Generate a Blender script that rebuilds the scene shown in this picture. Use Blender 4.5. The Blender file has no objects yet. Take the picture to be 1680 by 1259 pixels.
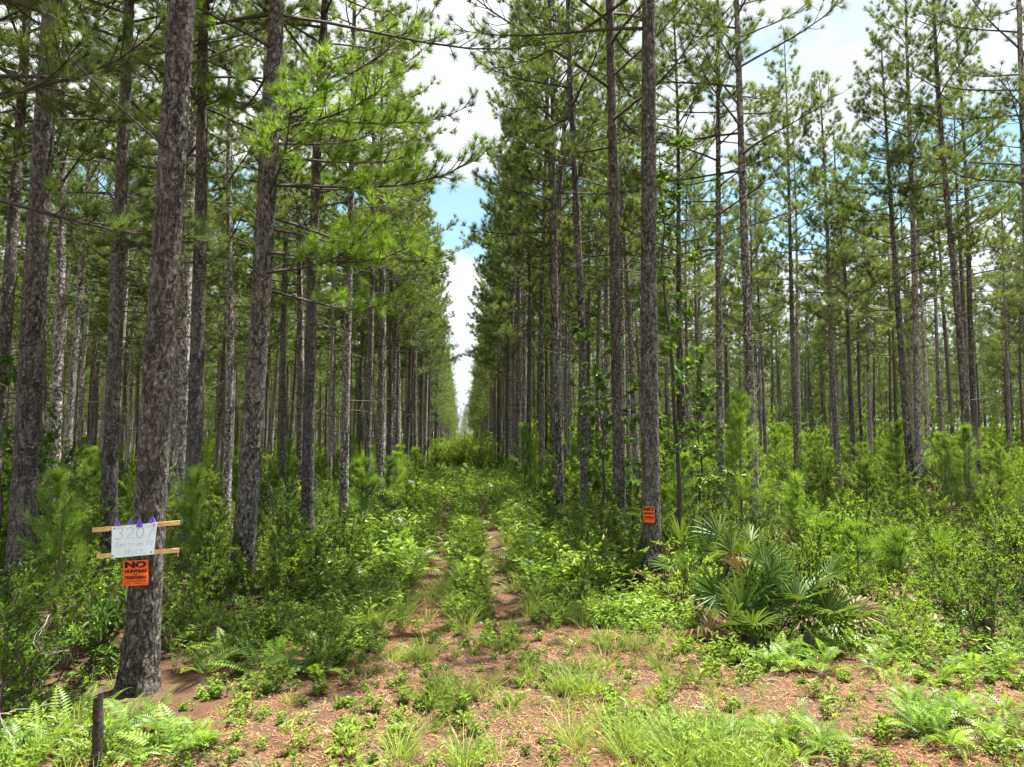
import bpy, math, random
import numpy as np
from mathutils import Vector, Matrix, Quaternion, noise as mnoise
random.seed(11)
R = math.radians
C = bpy.context.scene.collection
SC = bpy.context.scene
rs = np.random.RandomState

# ------------------------------------------------------------------ camera numbers
CAM_H, PITCH, YAW = 2.6, R(4.6), R(4.07)
FPX, CX, CY = 1165.0, 840.0, 629.5
FWD = Vector((math.sin(YAW)*math.cos(PITCH), math.cos(YAW)*math.cos(PITCH), math.sin(PITCH)))
RGT = Vector((math.cos(YAW), -math.sin(YAW), 0))
UPV = RGT.cross(FWD)
CAM = Vector((0, 0, CAM_H))

def at(px, py, d):
    """world point seen at photo pixel (px, py) at depth d"""
    return CAM + d*(FWD + RGT*((px-CX)/FPX) + UPV*((CY-py)/FPX))
def gpt(px, d):
    """ground point under photo column px at depth d"""
    u = (-CAM_H/d - FWD.z)/UPV.z
    p = at(px, CY-u*FPX, d); return Vector((p.x, p.y, 0))
def gpy(px, py):
    u = (CY-py)/FPX
    d = -CAM_H/(FWD.z+u*UPV.z)
    p = at(px, py, d); return Vector((p.x, p.y, 0))
def proj(x, y, z=0.0):
    v = Vector((x, y, z))-CAM
    d = v.dot(FWD)
    if d < .2: return None
    return CX+FPX*v.dot(RGT)/d, CY-FPX*v.dot(UPV)/d, d

# ------------------------------------------------------------------ mesh building (numpy)
class MB:
    def __init__(s): s.v=[]; s.q=[]; s.t=[]; s.qm=[]; s.tm=[]; s.n=0
    def add(s, v, q=None, t=None, m=0):
        v=np.asarray(v,dtype=np.float32).reshape(-1,3)
        if q is not None and len(q):
            q=np.asarray(q,dtype=np.int64).reshape(-1,4)+s.n; s.q.append(q); s.qm.append(np.full(len(q),m))
        if t is not None and len(t):
            t=np.asarray(t,dtype=np.int64).reshape(-1,3)+s.n; s.t.append(t); s.tm.append(np.full(len(t),m))
        s.v.append(v); s.n+=len(v)
    def mesh(s, name, mats, smooth=False):
        me=bpy.data.meshes.new(name)
        v=np.concatenate(s.v) if s.v else np.zeros((0,3))
        q=np.concatenate(s.q) if s.q else np.zeros((0,4),int); t=np.concatenate(s.t) if s.t else np.zeros((0,3),int)
        me.vertices.add(len(v)); me.vertices.foreach_set('co', v.astype(np.float32).ravel())
        me.loops.add(q.size+t.size)
        me.loops.foreach_set('vertex_index', np.concatenate([q.ravel(),t.ravel()]).astype(np.int32))
        me.polygons.add(len(q)+len(t))
        st=np.concatenate([np.arange(len(q))*4, len(q)*4+np.arange(len(t))*3]).astype(np.int32)
        me.polygons.foreach_set('loop_start', st)
        mi=np.concatenate([np.concatenate(s.qm) if s.qm else np.zeros(0), np.concatenate(s.tm) if s.tm else np.zeros(0)]).astype(np.int32)
        me.polygons.foreach_set('material_index', mi)
        me.polygons.foreach_set('use_smooth', np.full(len(q)+len(t), smooth, dtype=bool))
        for m in (mats if isinstance(mats,(list,tuple)) else [mats]): me.materials.append(m)
        me.update(calc_edges=True); me.validate()
        return me

def tube(mb, pts, rad, n=6, m=0, cap=False):
    pts=np.asarray(pts,dtype=float); k=len(pts)
    rad=np.broadcast_to(np.asarray(rad,dtype=float),(k,))
    tg=np.gradient(pts,axis=0); tg/=np.linalg.norm(tg,axis=1,keepdims=True)+1e-9
    up=np.array([0,0,1.]) if abs(tg[0,2])<.9 else np.array([1.,0,0])
    a=np.cross(tg,up); a/=np.linalg.norm(a,axis=1,keepdims=True)+1e-9
    b=np.cross(tg,a)
    th=np.arange(n)*2*np.pi/n
    ring=pts[:,None,:]+rad[:,None,None]*(np.cos(th)[None,:,None]*a[:,None,:]+np.sin(th)[None,:,None]*b[:,None,:])
    i=np.arange(k-1)[:,None]*n; j=np.arange(n)[None,:]; j2=(j+1)%n
    q=np.stack([i+j,i+j2,i+n+j2,i+n+j],-1).reshape(-1,4)
    mb.add(ring.reshape(-1,3),q=q,m=m)
    if cap:
        c=pts[-1]; v=np.vstack([ring[-1],c[None]]); mb.add(v,t=[(x,(x+1)%n,n) for x in range(n)],m=m)

def norm(a): return a/(np.linalg.norm(a,axis=-1,keepdims=True)+1e-9)

def needles(mb, P, D, L, W, spread, rg, n, m=0, droop=.0):
    """tufts of n needles at points P (k,3) along directions D: one thin triangle per needle"""
    k=len(P)
    if not k: return
    P=np.repeat(P,n,0); D=np.repeat(norm(D),n,0)
    r=norm(rg.normal(size=D.shape)); perp=norm(r-D*np.sum(r*D,1,keepdims=True))
    sp=(spread[0]+(spread[1]-spread[0])*rg.rand(len(D)))[:,None]
    d=norm(np.cos(sp)*D+np.sin(sp)*perp); d[:,2]-=droop; d=norm(d)
    P=P-D*(rg.rand(len(D))*.07)[:,None]
    l=(L*(.75+.45*rg.rand(len(D))))[:,None]
    s=norm(np.cross(d,rg.normal(size=d.shape)))*W*.5
    v=np.stack([P-s,P+s,P+d*l],1)
    mb.add(v.reshape(-1,3),t=np.arange(len(D)*3).reshape(-1,3),m=m)

def leaves(mb, P, D, L, W, rg, m=0, fold=.25, up=.4):
    """one folded leaf (two triangles sharing a midrib) per point"""
    k=len(P)
    if not k: return
    D=norm(D); l=(L*(.6+.7*rg.rand(k)))[:,None]; w=(W*(.7+.5*rg.rand(k)))[:,None]
    nrm=norm(rg.normal(size=D.shape)*.7+np.array([0,0,up*2]))
    s=norm(np.cross(D,nrm)); nn=np.cross(s,D)
    mid=P+D*l*.45
    v=np.stack([P, mid+s*w*.5+nn*w*fold, P+D*l-nn*l*.12, mid-s*w*.5+nn*w*fold],1)
    b=np.arange(k)[:,None]*4
    t=np.concatenate([b+np.array([[0,1,2]]), b+np.array([[0,2,3]])],1).reshape(-1,3)
    mb.add(v.reshape(-1,3),t=t,m=m)

# ------------------------------------------------------------------ materials
def mat(name):
    m=bpy.data.materials.new(name); m.use_nodes=True; nt=m.node_tree; nt.nodes.clear()
    out=nt.nodes.new('ShaderNodeOutputMaterial'); return m,nt,out
def N(nt,t,**kw):
    n=nt.nodes.new('ShaderNode'+t)
    for k,v in kw.items():
        if k.startswith('_'): n.inputs[k[1:]].default_value=v
        else: setattr(n,k,v)
    return n
def ramp(nt, src, stops):
    r=N(nt,'ValToRGB'); e=r.color_ramp.elements
    while len(e)<len(stops): e.new(.5)
    for i,(p,c) in enumerate(stops): e[i].position=p; e[i].color=(*c,1) if len(c)==3 else c
    nt.links.new(src,r.inputs[0]); return r.outputs[0]
def mix(nt,f,a,b,mode='MIX'):
    x=N(nt,'Mix',data_type='RGBA',blend_type=mode)
    for s,i in ((f,0),(a,6),(b,7)):
        if hasattr(s,'links'): nt.links.new(s,x.inputs[i])
        else: x.inputs[i].default_value = s if i==0 else (*s,1)
    return x.outputs[2]
def math_(nt,op,a,b=None):
    x=N(nt,'Math',operation=op)
    for s,i in ((a,0),(b,1)):
        if s is None: continue
        if hasattr(s,'links'): nt.links.new(s,x.inputs[i])
        else: x.inputs[i].default_value=s
    return x.outputs[0]

def foliage(name, stops, transl=.4, rough=.5, spec=.35, objvar=.5, hue=None, tgain=1.25):
    """leaf material: per-leaf and per-plant colour variation, thin-leaf translucency"""
    m,nt,out=mat(name); L=nt.links
    geo=N(nt,'NewGeometry'); oi=N(nt,'ObjectInfo'); tc=N(nt,'TexCoord')
    no=N(nt,'TexNoise',_Scale=1.3,_Detail=3.0); L.new(tc.outputs['Object'],no.inputs['Vector'])
    a=math_(nt,'MULTIPLY',geo.outputs['Random Per Island'],.45)
    b=math_(nt,'MULTIPLY',oi.outputs['Random'],.55*objvar)
    c=math_(nt,'MULTIPLY',math_(nt,'SUBTRACT',no.outputs['Fac'],.5),1.3)
    f=math_(nt,'ADD',math_(nt,'ADD',a,b),math_(nt,'ADD',c,.28-.27*objvar+.0))
    col=ramp(nt,f,stops)
    p=N(nt,'BsdfPrincipled',_Roughness=rough); p.inputs['Specular IOR Level'].default_value=spec
    L.new(col,p.inputs['Base Color'])
    tr=N(nt,'BsdfTranslucent')
    tcol=mix(nt,1.0,col,(1.25*tgain,1.2*tgain,.55*tgain),'MULTIPLY'); L.new(tcol,tr.inputs['Color'])
    mx=N(nt,'MixShader',_Fac=transl); L.new(p.outputs[0],mx.inputs[1]); L.new(tr.outputs[0],mx.inputs[2])
    L.new(mx.outputs[0],out.inputs[0]); return m

def bark(name, dark, midc, pale, sc=1.0, pale_amt=.5, bump=.6):
    m,nt,out=mat(name); L=nt.links
    tc=N(nt,'TexCoord'); oi=N(nt,'ObjectInfo')
    off=N(nt,'VectorMath',operation='MULTIPLY_ADD'); 
    L.new(tc.outputs['Object'],off.inputs[0]); off.inputs[1].default_value=(1,1,.36)
    cmb=N(nt,'CombineXYZ'); L.new(math_(nt,'MULTIPLY',oi.outputs['Random'],37.0),cmb.inputs[2]); L.new(cmb.outputs[0],off.inputs[2])
    def noi(scale,zs,det,ro,dist=0.0):
        mp=N(nt,'Mapping'); mp.inputs['Scale'].default_value=(1,1,zs); L.new(off.outputs[0],mp.inputs[0])
        n=N(nt,'TexNoise',_Scale=scale*sc,_Detail=det,_Roughness=ro,_Distortion=dist); L.new(mp.outputs[0],n.inputs['Vector']); return n.outputs['Fac']
    fis=noi(17,1.15,4.0,.62,.9); fis=math_(nt,'ABSOLUTE',math_(nt,'SUBTRACT',fis,.5))
    crack=ramp(nt,fis,[(.0,(0,0,0)),(.045,(1,1,1))])
    flake=noi(36,2.4,5.0,.7,.4); fine=noi(90,1.6,3.0,.7); big=noi(1.6,1.5,3.0,.5)
    tone=math_(nt,'ADD',math_(nt,'MULTIPLY',flake,.80),math_(nt,'MULTIPLY',fine,.20))
    tone=math_(nt,'ADD',tone,math_(nt,'MULTIPLY',math_(nt,'SUBTRACT',oi.outputs['Random'],.5),.14*pale_amt))
    plate=ramp(nt,tone,[(.38,dark),(.48,midc),(.585-.035*pale_amt,tuple(.55*a+.45*b for a,b in zip(midc,pale))),(.64-.05*pale_amt,pale)])
    c1=mix(nt,crack,tuple(x*.4 for x in dark),plate)
    c2=mix(nt,ramp(nt,big,[(.40,(0,0,0)),(.75,(.45,.45,.45))]),c1,tuple(.6*a+.4*b for a,b in zip(midc,pale)))
    p=N(nt,'BsdfPrincipled',_Roughness=.85); p.inputs['Specular IOR Level'].default_value=.25
    L.new(c2,p.inputs['Base Color'])
    hgt=math_(nt,'ADD',math_(nt,'MULTIPLY',crack,.7),math_(nt,'ADD',math_(nt,'MULTIPLY',flake,1.2),math_(nt,'MULTIPLY',fine,.4)))
    bp=N(nt,'Bump',_Strength=bump,_Distance=.03); L.new(hgt,bp.inputs['Height']); L.new(bp.outputs[0],p.inputs['Normal'])
    L.new(p.outputs[0],out.inputs[0]); return m

def plain(name, col, rough=.6, var=.25, scale=30, spec=.3, bump=0):
    m,nt,out=mat(name); L=nt.links
    tc=N(nt,'TexCoord'); no=N(nt,'TexNoise',_Scale=scale,_Detail=4.0); L.new(tc.outputs['Object'],no.inputs['Vector'])
    c=ramp(nt,no.outputs['Fac'],[(.3,tuple(x*(1-var) for x in col)),(.7,tuple(min(1,x*(1+var)) for x in col))])
    p=N(nt,'BsdfPrincipled',_Roughness=rough); p.inputs['Specular IOR Level'].default_value=spec
    L.new(c,p.inputs['Base Color'])
    if bump:
        b=N(nt,'Bump',_Strength=bump,_Distance=.01); L.new(no.outputs['Fac'],b.inputs['Height']); L.new(b.outputs[0],p.inputs['Normal'])
    L.new(p.outputs[0],out.inputs[0]); return m

M={}
M['bark']=bark('pine_bark',(.042,.036,.031),(.108,.095,.084),(.33,.30,.275),.58,.5,1.0)
M['bark_far']=bark('pine_bark_flaky',(.035,.029,.025),(.095,.082,.074),(.58,.54,.50),.42,1.0,1.0)
M['twig']=plain('pine_branch_bark',(.062,.051,.044),.9,.4,40)
M['needle']=foliage('pine_needles',[(0,(.030,.056,.018)),(.4,(.072,.115,.030)),(.7,(.130,.180,.042)),(1,(.22,.27,.06))],.40,.4,.4,.45)
M['needle_lit']=foliage('fresh_sunlit_pine_needles',[(0,(.05,.10,.02)),(.4,(.115,.205,.028)),(.7,(.19,.31,.036)),(1,(.29,.40,.06))],.45,.4,.4,.45)  # light green of young pines; also sunlight painted into the bowed pine's needles
M['shrub']=foliage('shrub_leaves',[(0,(.045,.08,.016)),(.4,(.112,.195,.028)),(.7,(.20,.305,.04)),(1,(.34,.42,.08))],.46,.5,.25,.7)
M['shrub_dark']=foliage('dark_shrub_leaves',[(0,(.022,.05,.014)),(.5,(.055,.11,.024)),(1,(.12,.20,.045))],.34,.5,.22,.5)
M['broad']=foliage('broad_leaves',[(0,(.028,.062,.016)),(.5,(.07,.135,.026)),(1,(.17,.26,.05))],.42,.45,.3,.5)
M['fern']=foliage('fern_fronds',[(0,(.055,.115,.02)),(.4,(.12,.22,.03)),(.75,(.21,.32,.042)),(1,(.33,.39,.06))],.42,.45,.35,.7)
M['grass']=foliage('grass_blades',[(0,(.10,.16,.03)),(.4,(.20,.29,.06)),(.75,(.32,.39,.10)),(1,(.48,.45,.20))],.35,.45,.35,.7)
M['weed']=foliage('weed_leaves',[(0,(.09,.16,.025)),(.5,(.19,.29,.04)),(1,(.33,.42,.08))],.38,.45,.35,.7)
M['palm']=foliage('palmetto_fan',[(0,(.028,.060,.014)),(.5,(.070,.125,.022)),(1,(.20,.25,.055))],.24,.5,.22,.4)
M['deadpalm']=foliage('dry_palmetto',[(0,(.10,.068,.042)),(.5,(.19,.14,.085)),(1,(.30,.235,.16))],.2,.8,.1,.4,tgain=.9)
M['straw']=foliage('pine_straw_needles',[(0,(.16,.075,.035)),(.5,(.33,.17,.085)),(1,(.50,.33,.19))],.05,.8,.1,.5,tgain=.7)
M['stem']=plain('plant_stem',(.11,.085,.055),.8,.35,40)
M['deadwood']=plain('weathered_dead_wood',(.24,.215,.19),.9,.4,25,.2,.5)
M['char']=plain('charred_wood',(.045,.036,.03),.9,.6,30,.2,.8)
M['paleend']=plain('pale_cut_wood',(.085,.074,.06),.9,.2,30)
M['slat']=plain('raw_pine_slat',(.62,.42,.17),.6,.18,18,.3,.2)
M['board']=plain('white_sign_board',(.76,.85,.93),.5,.04,9)
M['pencil']=plain('marker_ink',(.40,.45,.50),.6,.2,80)
M['orange']=plain('orange_sign_plastic',(.92,.12,.015),.45,.10,22)
M['ink']=plain('black_print',(.02,.014,.012),.6,.2,60)
M['ribbon']=plain('purple_ribbon',(.30,.21,.78),.4,.25,40,.5)
M['tack']=plain('dark_nail_head',(.10,.06,.08),.4,.2,60,.5)
M['chip']=plain('pale_wood_chip',(.27,.235,.20),.9,.3,12)

def ground_mat():
    m,nt,out=mat('forest_soil'); L=nt.links
    tc=N(nt,'TexCoord'); o=tc.outputs['Object']
    def no(s,d=5.0,r=.6,w=0):
        n=N(nt,'TexNoise',_Scale=s,_Detail=d,_Roughness=r); L.new(o,n.inputs['Vector']); return n.outputs['Fac']
    st=N(nt,'Mapping'); st.inputs['Scale'].default_value=(60,140,60); st.inputs['Rotation'].default_value=(0,0,.6); L.new(o,st.inputs[0])
    fib=N(nt,'TexNoise',_Scale=1.0,_Detail=3.0,_Distortion=1.5); L.new(st.outputs[0],fib.inputs['Vector'])
    straw=ramp(nt,fib.outputs['Fac'],[(.25,(.022,.0115,.006)),(.5,(.085,.045,.024)),(.75,(.20,.128,.078))])
    sand=ramp(nt,no(38),[(.3,(.036,.024,.015)),(.55,(.10,.068,.045)),(.8,(.23,.175,.125))])
    c=mix(nt,ramp(nt,no(1.1,4),[(.42,(0,0,0)),(.62,(1,1,1))]),straw,sand)
    c=mix(nt,ramp(nt,no(2.7,6,.7),[(.52,(0,0,0)),(.72,(.75,.75,.75))]),c,(.030,.018,.012))
    litter=ramp(nt,no(9),[(.3,(.05,.036,.02)),(.6,(.12,.075,.04)),(.8,(.10,.10,.035))])
    sx=N(nt,'SeparateXYZ'); L.new(o,sx.inputs[0])
    far=math_(nt,'ADD',sx.outputs[1],math_(nt,'MULTIPLY',math_(nt,'ABSOLUTE',math_(nt,'SUBTRACT',sx.outputs[0],.6)),.9))
    far=math_(nt,'ADD',far,math_(nt,'MULTIPLY',no(.6,3),6.0))
    fm=N(nt,'MapRange'); L.new(far,fm.inputs[0]); fm.inputs[1].default_value=14; fm.inputs[2].default_value=19
    onT=N(nt,'MapRange'); L.new(math_(nt,'ABSOLUTE',math_(nt,'SUBTRACT',sx.outputs[0],.14)),onT.inputs[0]); onT.inputs[1].default_value=1.0; onT.inputs[2].default_value=1.6
    yf=N(nt,'MapRange'); L.new(sx.outputs[1],yf.inputs[0]); yf.inputs[1].default_value=28; yf.inputs[2].default_value=50
    f=math_(nt,'MULTIPLY',fm.outputs[0],math_(nt,'MAXIMUM',onT.outputs[0],yf.outputs[0]))
    c=mix(nt,f,c,litter)
    p=N(nt,'BsdfPrincipled',_Roughness=.95); p.inputs['Specular IOR Level'].default_value=.15
    L.new(c,p.inputs['Base Color'])
    bp=N(nt,'Bump',_Strength=.6,_Distance=.03); L.new(math_(nt,'ADD',no(45),fib.outputs['Fac']),bp.inputs['Height']); L.new(bp.outputs[0],p.inputs['Normal'])
    L.new(p.outputs[0],out.inputs[0]); return m
M['ground']=ground_mat()

# ------------------------------------------------------------------ object helpers
def link(name, me, parent=None, loc=None):
    o=bpy.data.objects.new(name, me); C.objects.link(o)
    if parent: o.parent=parent
    if loc is not None: o.location=loc
    return o
def tag(o,label=None,cat=None,group=None,kind=None):
    for k,v in (('label',label),('category',cat),('group',group),('kind',kind)):
        if v: o[k]=v
    return o
def thing(name,label,cat,loc=(0,0,0),rotz=0,group=None):
    o=bpy.data.objects.new(name,None); C.objects.link(o); o.location=loc; o.rotation_euler=(0,0,rotz); o.empty_display_size=.2
    return tag(o,label,cat,group)

# ------------------------------------------------------------------ terrain
def gz(x,y):
    z=.05*mnoise.noise(Vector((x*.35,y*.35,.3)))+.018*mnoise.noise(Vector((x*1.7,y*1.7,4)))
    for rx in (-.5,.78):
        k=math.exp(-((x-rx)/.26)**2)
        z-=.07*k*min(1,max(0,(y-7.5)/2.5))
    return z
def build_ground():
    n=260; t=np.linspace(-1,1,n); g=np.sinh(t*6.2)/math.sinh(6.2)*700
    xs=g; ys=g+10
    X,Y=np.meshgrid(xs,ys,indexing='ij')
    Z=np.array([[gz(x,y) if abs(x)<60 and abs(y)<90 else 0 for y in ys] for x in xs])
    v=np.stack([X,Y,Z],-1).reshape(-1,3)
    i=np.arange(n-1)[:,None]*n; j=np.arange(n-1)[None,:]
    q=np.stack([i+j,i+n+j,i+n+j+1,i+j+1],-1).reshape(-1,4)
    mb=MB(); mb.add(v,q=q); o=link('ground',mb.mesh('ground',M['ground'],True)); o['kind']='structure'
build_ground()

# ------------------------------------------------------------------ pines
def centreline(seed, H, amp):
    rg=rs(seed); a=rg.uniform(-1,1,4)*amp; ph=rg.uniform(0,6.28,4)
    def f(z):
        s=z/H
        return np.stack([a[0]*np.sin(s*3.1+ph[0])-a[0]*np.sin(ph[0])+a[1]*.4*np.sin(s*8+ph[1])-a[1]*.4*np.sin(ph[1]),
                         a[2]*np.sin(s*3.1+ph[2])-a[2]*np.sin(ph[2])+a[3]*.4*np.sin(s*8+ph[3])-a[3]*.4*np.sin(ph[3]), z],-1)
    return f
def trunk_radius(z,H,r0):
    s=np.clip(z/H,0,1)
    return r0*(np.maximum(1-s,0)**.72*.93+.05)*(1+.40*np.exp(-z/.42))

def trunk_mesh(cf,H,r0,n,k,rough,seed,material,maxz=None):
    """bark plates are real relief on close trunks (rough>0)"""
    z=np.concatenate([[-.3],np.linspace(0,1,k)**1.0*(maxz or H)])
    pts=cf(np.maximum(z,0)); pts[0,2]=-.3
    r=trunk_radius(np.maximum(z,0),H,r0)
    th=np.arange(n)*2*np.pi/n
    rr=np.repeat(r[:,None],n,1)
    rg=rs(seed); flare=rg.rand(3)*6.28
    rr*=1+.10*np.exp(-np.maximum(z,0)/.5)[:,None]*(np.cos(th*3+flare[0])+.7*np.cos(th*5+flare[1]))[None,:]
    if rough>0:
        for i in range(len(z)):
            for j in range(n):
                cx_,sy_=math.cos(th[j])*r[i],math.sin(th[j])*r[i]; w=mnoise.noise(Vector((cx_*9,sy_*9,z[i]*5+seed)))*.06
                a=abs(mnoise.noise(Vector((cx_*17+w*9,sy_*17+w*9,z[i]*7.5+seed*7.7))))
                b=abs(mnoise.noise(Vector((cx_*36+3,sy_*36+w*20,z[i]*24+seed*3.1))))
                rr[i,j]+=rough*(min(1,a*5)-.7+.55*min(1,b*3.5)-.2)
    v=pts[:,None,:]+rr[:,:,None]*np.stack([np.cos(th),np.sin(th),0*th],-1)[None]
    K=len(z); i=np.arange(K-1)[:,None]*n; j=np.arange(n)[None,:]; j2=(j+1)%n
    mb=MB(); mb.add(v.reshape(-1,3),q=np.stack([i+j,i+j2,i+n+j2,i+n+j],-1).reshape(-1,4))
    return mb.mesh('trunk',material,True)

def crown_meshes(cf,H,r0,seed,cb,nb,nn,W,lmax,needle_mat,low=None,dead=10,twigs=1.0,Lneedle=.2):
    """returns (branches mesh, crown mesh). low=(z0,z1,count,azimuth,length,spread): extra live low branches on the open side"""
    rg=rs(seed); br=MB(); cr=MB(); P=[];D=[]
    specs=[]; az=rg.rand()*6.28
    for i in range(nb):
        t=(i+rg.rand())/nb; t=t**.9
        z=cb+(H-cb)*t*.985; az+=2.4+rg.normal()*.5
        ln=lmax*((1-t)**.52*.95+.10)*(.65+.5*rg.rand())
        if t<.12: ln*=.75+.5*rg.rand()
        pit=R(8)+t*R(52)+rg.normal()*.16
        specs.append((z,az,ln,pit,1.0))
    if low:
        z0,z1,cnt,a0,ll,asp=low
        for i in range(cnt):
            specs.append((z0+(z1-z0)*rg.rand(),a0+rg.uniform(-asp,asp),ll*(.7+.5*rg.rand()),R(rg.uniform(-6,28)),1.25))
    for (z,a,ln,pit,dens) in specs:
        k=7; s=np.linspace(0,1,k)
        base=cf(np.array([z]))[0]
        bend=rg.uniform(.05,.5); side=rg.normal()*.25
        an=a+side*s; pp=pit-.18*np.sin(s*np.pi)+bend*s**2
        stp=np.stack([np.cos(an)*np.cos(pp),np.sin(an)*np.cos(pp),np.sin(pp)],-1)*(ln/(k-1))
        pts=base+np.vstack([np.zeros(3),np.cumsum(stp[1:],0)])
        rb=min(.034,.008+.0085*ln)*(1.0 if z<H*.8 else .75)
        tube(br,pts,rb*(1-.8*s),5)
        nt=max(2,int(ln*4.6*dens*twigs))
        for q in range(nt):
            u=.30+.70*((q+rg.rand())/nt)
            fi=u*(k-1); i0=min(int(fi),k-2); p0=pts[i0]+(pts[i0+1]-pts[i0])*(fi-i0)
            dm=norm(pts[i0+1]-pts[i0])
            sd=np.cross(dm,[0,0,1.]); sd=norm(sd)*(1 if q%2 else -1)
            dt=norm(dm*(.5+.5*rg.rand())+sd*(.45+.6*rg.rand())+np.array([0,0,rg.normal()*.28+.22]))
            tl=(.22+.55*rg.rand()*(1-u*.5))*min(1,ln*.55)
            p1=p0+dt*tl*.55; d2=norm(dt+np.array([0,0,.35])); p2=p1+d2*tl*.45
            tube(br,[p0,p1,p2],[rb*.32,rb*.25,.004],3)
            P.append(p2);D.append(d2)
            if tl>.30 and rg.rand()<.6: P.append(p1+(p2-p1)*.3);D.append(d2)
            if rg.rand()<.6:
                d3=norm(dt+rg.normal(size=3)*.6+np.array([0,0,.25])); p3=p1+d3*tl*.5
                tube(br,[p1,p3],[.006,.004],3); P.append(p3);D.append(d3)
        P.append(pts[-1]);D.append(pts[-1]-pts[-2])
        P.append(pts[-2]);D.append(pts[-1]-pts[-2])
    for i in range(dead):   # bare dead branch stubs under the crown
        z=cb*(.35+.62*rg.rand()); a=rg.rand()*6.28; ln=.25+rg.rand()**2*1.7
        base=cf(np.array([z]))[0]; s=np.linspace(0,1,5); pp=R(rg.uniform(-12,30))+rg.normal()*.3*s
        an=a+rg.normal()*.4*s
        pts=base+np.vstack([np.zeros(3),np.cumsum(np.stack([np.cos(an)*np.cos(pp),np.sin(an)*np.cos(pp),np.sin(pp)],-1)[1:]*ln/4,0)])
        tube(br,pts,.014*(1-.75*s),4)
        if ln>.9:
            d=norm(pts[-1]-pts[0]+rg.normal(size=3)*.8); tube(br,[pts[2],pts[2]+d*.3*ln],[.006,.003],3)
    P=np.array(P);D=np.array(D)
    D=norm(norm(D)+np.array([0,0,.35]))
    needles(cr,P,D,Lneedle,W,(.12,1.4),rg,nn,droop=.06)
    for v,q in zip([np.concatenate(br.v)],[np.concatenate(br.q)]): cr.add(v,q=q,m=1)
    return cr.mesh('crown',[needle_mat,M['twig']])

VAR=[]      # ordinary stand trees
for i in range(8):
    H=[19.5,21,18.2,20.3,22,17.2,20,18.8][i]; cf=centreline(100+i,H,[.10,.16,.22,.12,.08,.26,.18,.30][i])
    cb=[8.4,9.4,7.6,8.4,10.2,7.0,9.0,7.8][i]
    c=crown_meshes(cf,H,.15,200+i,cb,[48,44,46,50,41,45,37,50][i],46,.011,2.85,M['needle'],dead=16,twigs=1.2)
    t=trunk_mesh(cf,H,.145,14,70,0,i,M['bark_far'])
    VAR.append(dict(H=H,cf=cf,c=c,t=t))
NEAR=[]     # close trees, finer and denser needles
for i in range(3):
    H=[21,20,22][i]; cf=centreline(300+i,H,[.10,.12,.07][i])
    c=crown_meshes(cf,H,.17,400+i,[8.8,9.4,9.8][i],44,60,.0062,3.65,M['needle'],dead=18,twigs=1.25,Lneedle=.19)
    NEAR.append(dict(H=H,cf=cf,c=c))
EDGE=[]     # left border trees with live low branches towards the open track
EL=[(4.9,8.2,13,R(-25),3.1,R(70)),(5.6,8.4,6,R(-95),2.5,R(80)),(6.4,9.0,6,R(5),2.6,R(70))]
for i in range(3):
    H=[20.5,21,20][i]; cf=centreline(500+i,H,[.08,.10,.10][i])
    c=crown_meshes(cf,H,.17,600+i,8.8,50,62,.0064,3.6,M['needle_lit'] if i==0 else M['needle'],low=EL[i],dead=14,twigs=1.3,Lneedle=.19)  # first crown takes the brighter needles, its sunlit look put into the colour
    EDGE.append(dict(H=H,cf=cf,c=c))

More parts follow.
